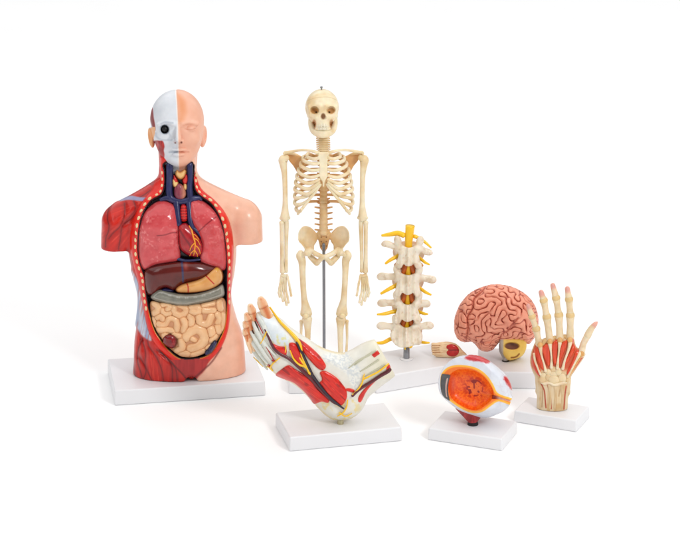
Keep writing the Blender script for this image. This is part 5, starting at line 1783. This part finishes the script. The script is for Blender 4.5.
    x, y = H3([(406, 84)])[0]
    blob('knuckle', P3(x, y, float(fm(x, y))-1.0), (3.2, 2.4, 3.0), M_bone, T, (216, 166, 100))


hand()
# ------------------------------------------------------------------ the little foot lying on the spine's stand
def small_foot():
    d = AX+(449-340)/FOC*np.array([1.0, 0, 0])-(357.6-275)/FOC*UP
    P = CAM+d*((17.6-CAM[2])/d[2])
    fr = Frame(P, 342)
    T = thing('small_foot_model', 'tiny pale foot with a red two-lobed patch, lying beside the eyeball', 'foot model', fr)
    T['label'] = 'tiny tan foot with a red patch, lying on its side on the spine base'
    C = crop(420, 335, 11.33)
    out = curve(C([(138, 108), (170, 94), (230, 82), (310, 76), (380, 88), (432, 118), (480, 168), (520, 206), (530, 226), (500, 238), (440, 250), (380, 258), (300, 262), (220, 258), (165, 240), (150, 210), (144, 160)]), 4, True)
    G = Grid(428, 470, -8, 10, 339, 361, 0.4)
    dd = poly_sd(G.PX, G.PY, out)[:, None, :]
    t = np.clip(-dd/6.0, 0, 1)
    half = 4.2*np.sqrt(np.maximum(0, 1-(1-t)**2))
    F = np.where(dd < 0, np.abs(G.Y-0.5)-half, np.sqrt(np.maximum(dd, 0)**2+(G.Y-0.5)**2))
    toes = [(136, 108, 18), (130, 136, 14), (130, 162, 13), (134, 188, 13), (142, 216, 13)]
    lines = [C([(120, 122), (170, 124), (225, 122)]), C([(120, 149), (170, 150), (215, 148)]), C([(120, 175), (170, 176), (215, 172)]), C([(125, 202), (180, 200), (225, 198)])]
    for l in lines:
        F = F+1.0*np.exp(-(line_d(G.PX, G.PY, l)/0.5)**2)[:, None, :]
    for a, b, r in toes:
        x, y = C([(a, b)])[0]
        x2, y2 = C([(a+60, b+2)])[0]
        F = smin(F, cone(G, P3(x+0.6, y, -1.0), P3(x2, y2, -1.5), r/11.33, r/11.33), 0.5)
    F = smax(F, (-fr.ay+0.02)-G.Z, 0.4)
    fm = FrontMap(F.astype(np.float32), G).blur(2)

    def paint(V):
        x, y, v = V.T
        n = fbm(x, y, v, 5.0)
        c = mix((236, 202, 158), (244, 224, 190), n)
        for l in lines:
            c = mix(c, (168, 108, 68), 0.7*(1-ss(0.1, 0.6, line_d(x, -v, l)))*(y < 1))
        st = noise3(x*0.2, 0*x, v*1.6, 1.0)
        return mix(c, (208, 160, 116), 0.4*ss(0.55, 0.8, st))
    field_mesh('foot_body', F.astype(np.float32), G, M_skin, T, paint, it=1)

    def red(V, d):
        x, y, v = V.T
        c = mix((176, 22, 22), (214, 52, 46), fbm(x, y, v, 2.5))
        g = line_d(x, -v, curve(C([(300, 165), (350, 172), (410, 168), (440, 172)]), 3))
        return mix(c, (110, 14, 18), 0.7*(1-ss(0.2, 0.8, g)))
    relief('muscle_patch', C([(318, 168), (296, 150), (298, 122), (325, 104), (360, 100), (400, 112), (432, 140), (444, 172), (436, 208), (410, 236), (370, 246), (325, 238), (300, 214), (300, 188)]), fm, M_gloss, T, red, T=1.2, R=2.5, off=0.1, back=1.5, h=0.35)


small_foot()
# ------------------------------------------------------------------ the table top, camera and lamps
def setting():
    m = material('white_studio_sweep', 0.6, color=(250, 250, 250), mottle=0.004, mscale=3, spec=0.25)
    R = 9000.0
    V = np.array([(-R, -R, 0), (R, -R, 0), (R, R, 0), (-R, R, 0)])*S
    me = bpy.data.meshes.new('floor')
    me.from_pydata([tuple(v) for v in V], [], [(0, 1, 2, 3)])
    me.materials.append(m)
    o = bpy.data.objects.new('floor', me)
    o['kind'] = 'structure'
    bpy.context.scene.collection.objects.link(o)


def lamp(name, loc, target, size, power, color=(1, 1, 1), size_y=None):
    l = bpy.data.lights.new(name, 'AREA')
    l.shape = 'RECTANGLE'
    l.size = size; l.size_y = size_y or size
    l.energy = power
    l.color = color
    o = bpy.data.objects.new(name, l)
    o.location = loc
    from mathutils import Vector
    o.rotation_euler = (Vector(target)-Vector(loc)).to_track_quat('-Z', 'Y').to_euler()
    bpy.context.scene.collection.objects.link(o)


setting()
sc = bpy.context.scene
w = bpy.data.worlds.new('World')
sc.world = w
w.use_nodes = True
w.node_tree.nodes['Background'].inputs['Color'].default_value = (1.0, 1.0, 1.0, 1)
w.node_tree.nodes['Background'].inputs['Strength'].default_value = 0.25
lamp('overhead_fill', (0.0, 6.0, 6.5), (0.0, 6.0, 0.0), 24.0, 1850)  # unseen fill added overhead to whiten the far floor
lamp('softbox_right', (1.9, -2.7, 2.4), (0, 0, 0.3), 0.8, 54)
lamp('softbox_left', (-2.4, -2.0, 1.9), (-0.1, 0, 0.35), 0.8, 8, size_y=1.3)

cam = bpy.data.cameras.new('camera')
cam.sensor_width = 36.0
cam.sensor_fit = 'HORIZONTAL'
cam.lens = 36.0*FOC/680.0
cam.clip_end = 200.0
cam.clip_start = 0.05
co = bpy.data.objects.new('camera', cam)
co.location = tuple(CAM*S)
co.rotation_euler = (math.pi/2-PITCH, 0, 0)
sc.collection.objects.link(co)
sc.camera = co
sc.view_settings.view_transform = 'Standard'
sc.view_settings.look = 'None'
sc.view_settings.exposure = 0
sc.view_settings.gamma = 1
sc.render.resolution_x, sc.render.resolution_y = 1024, 828
print('built in %.1f s' % (time.time()-T00))
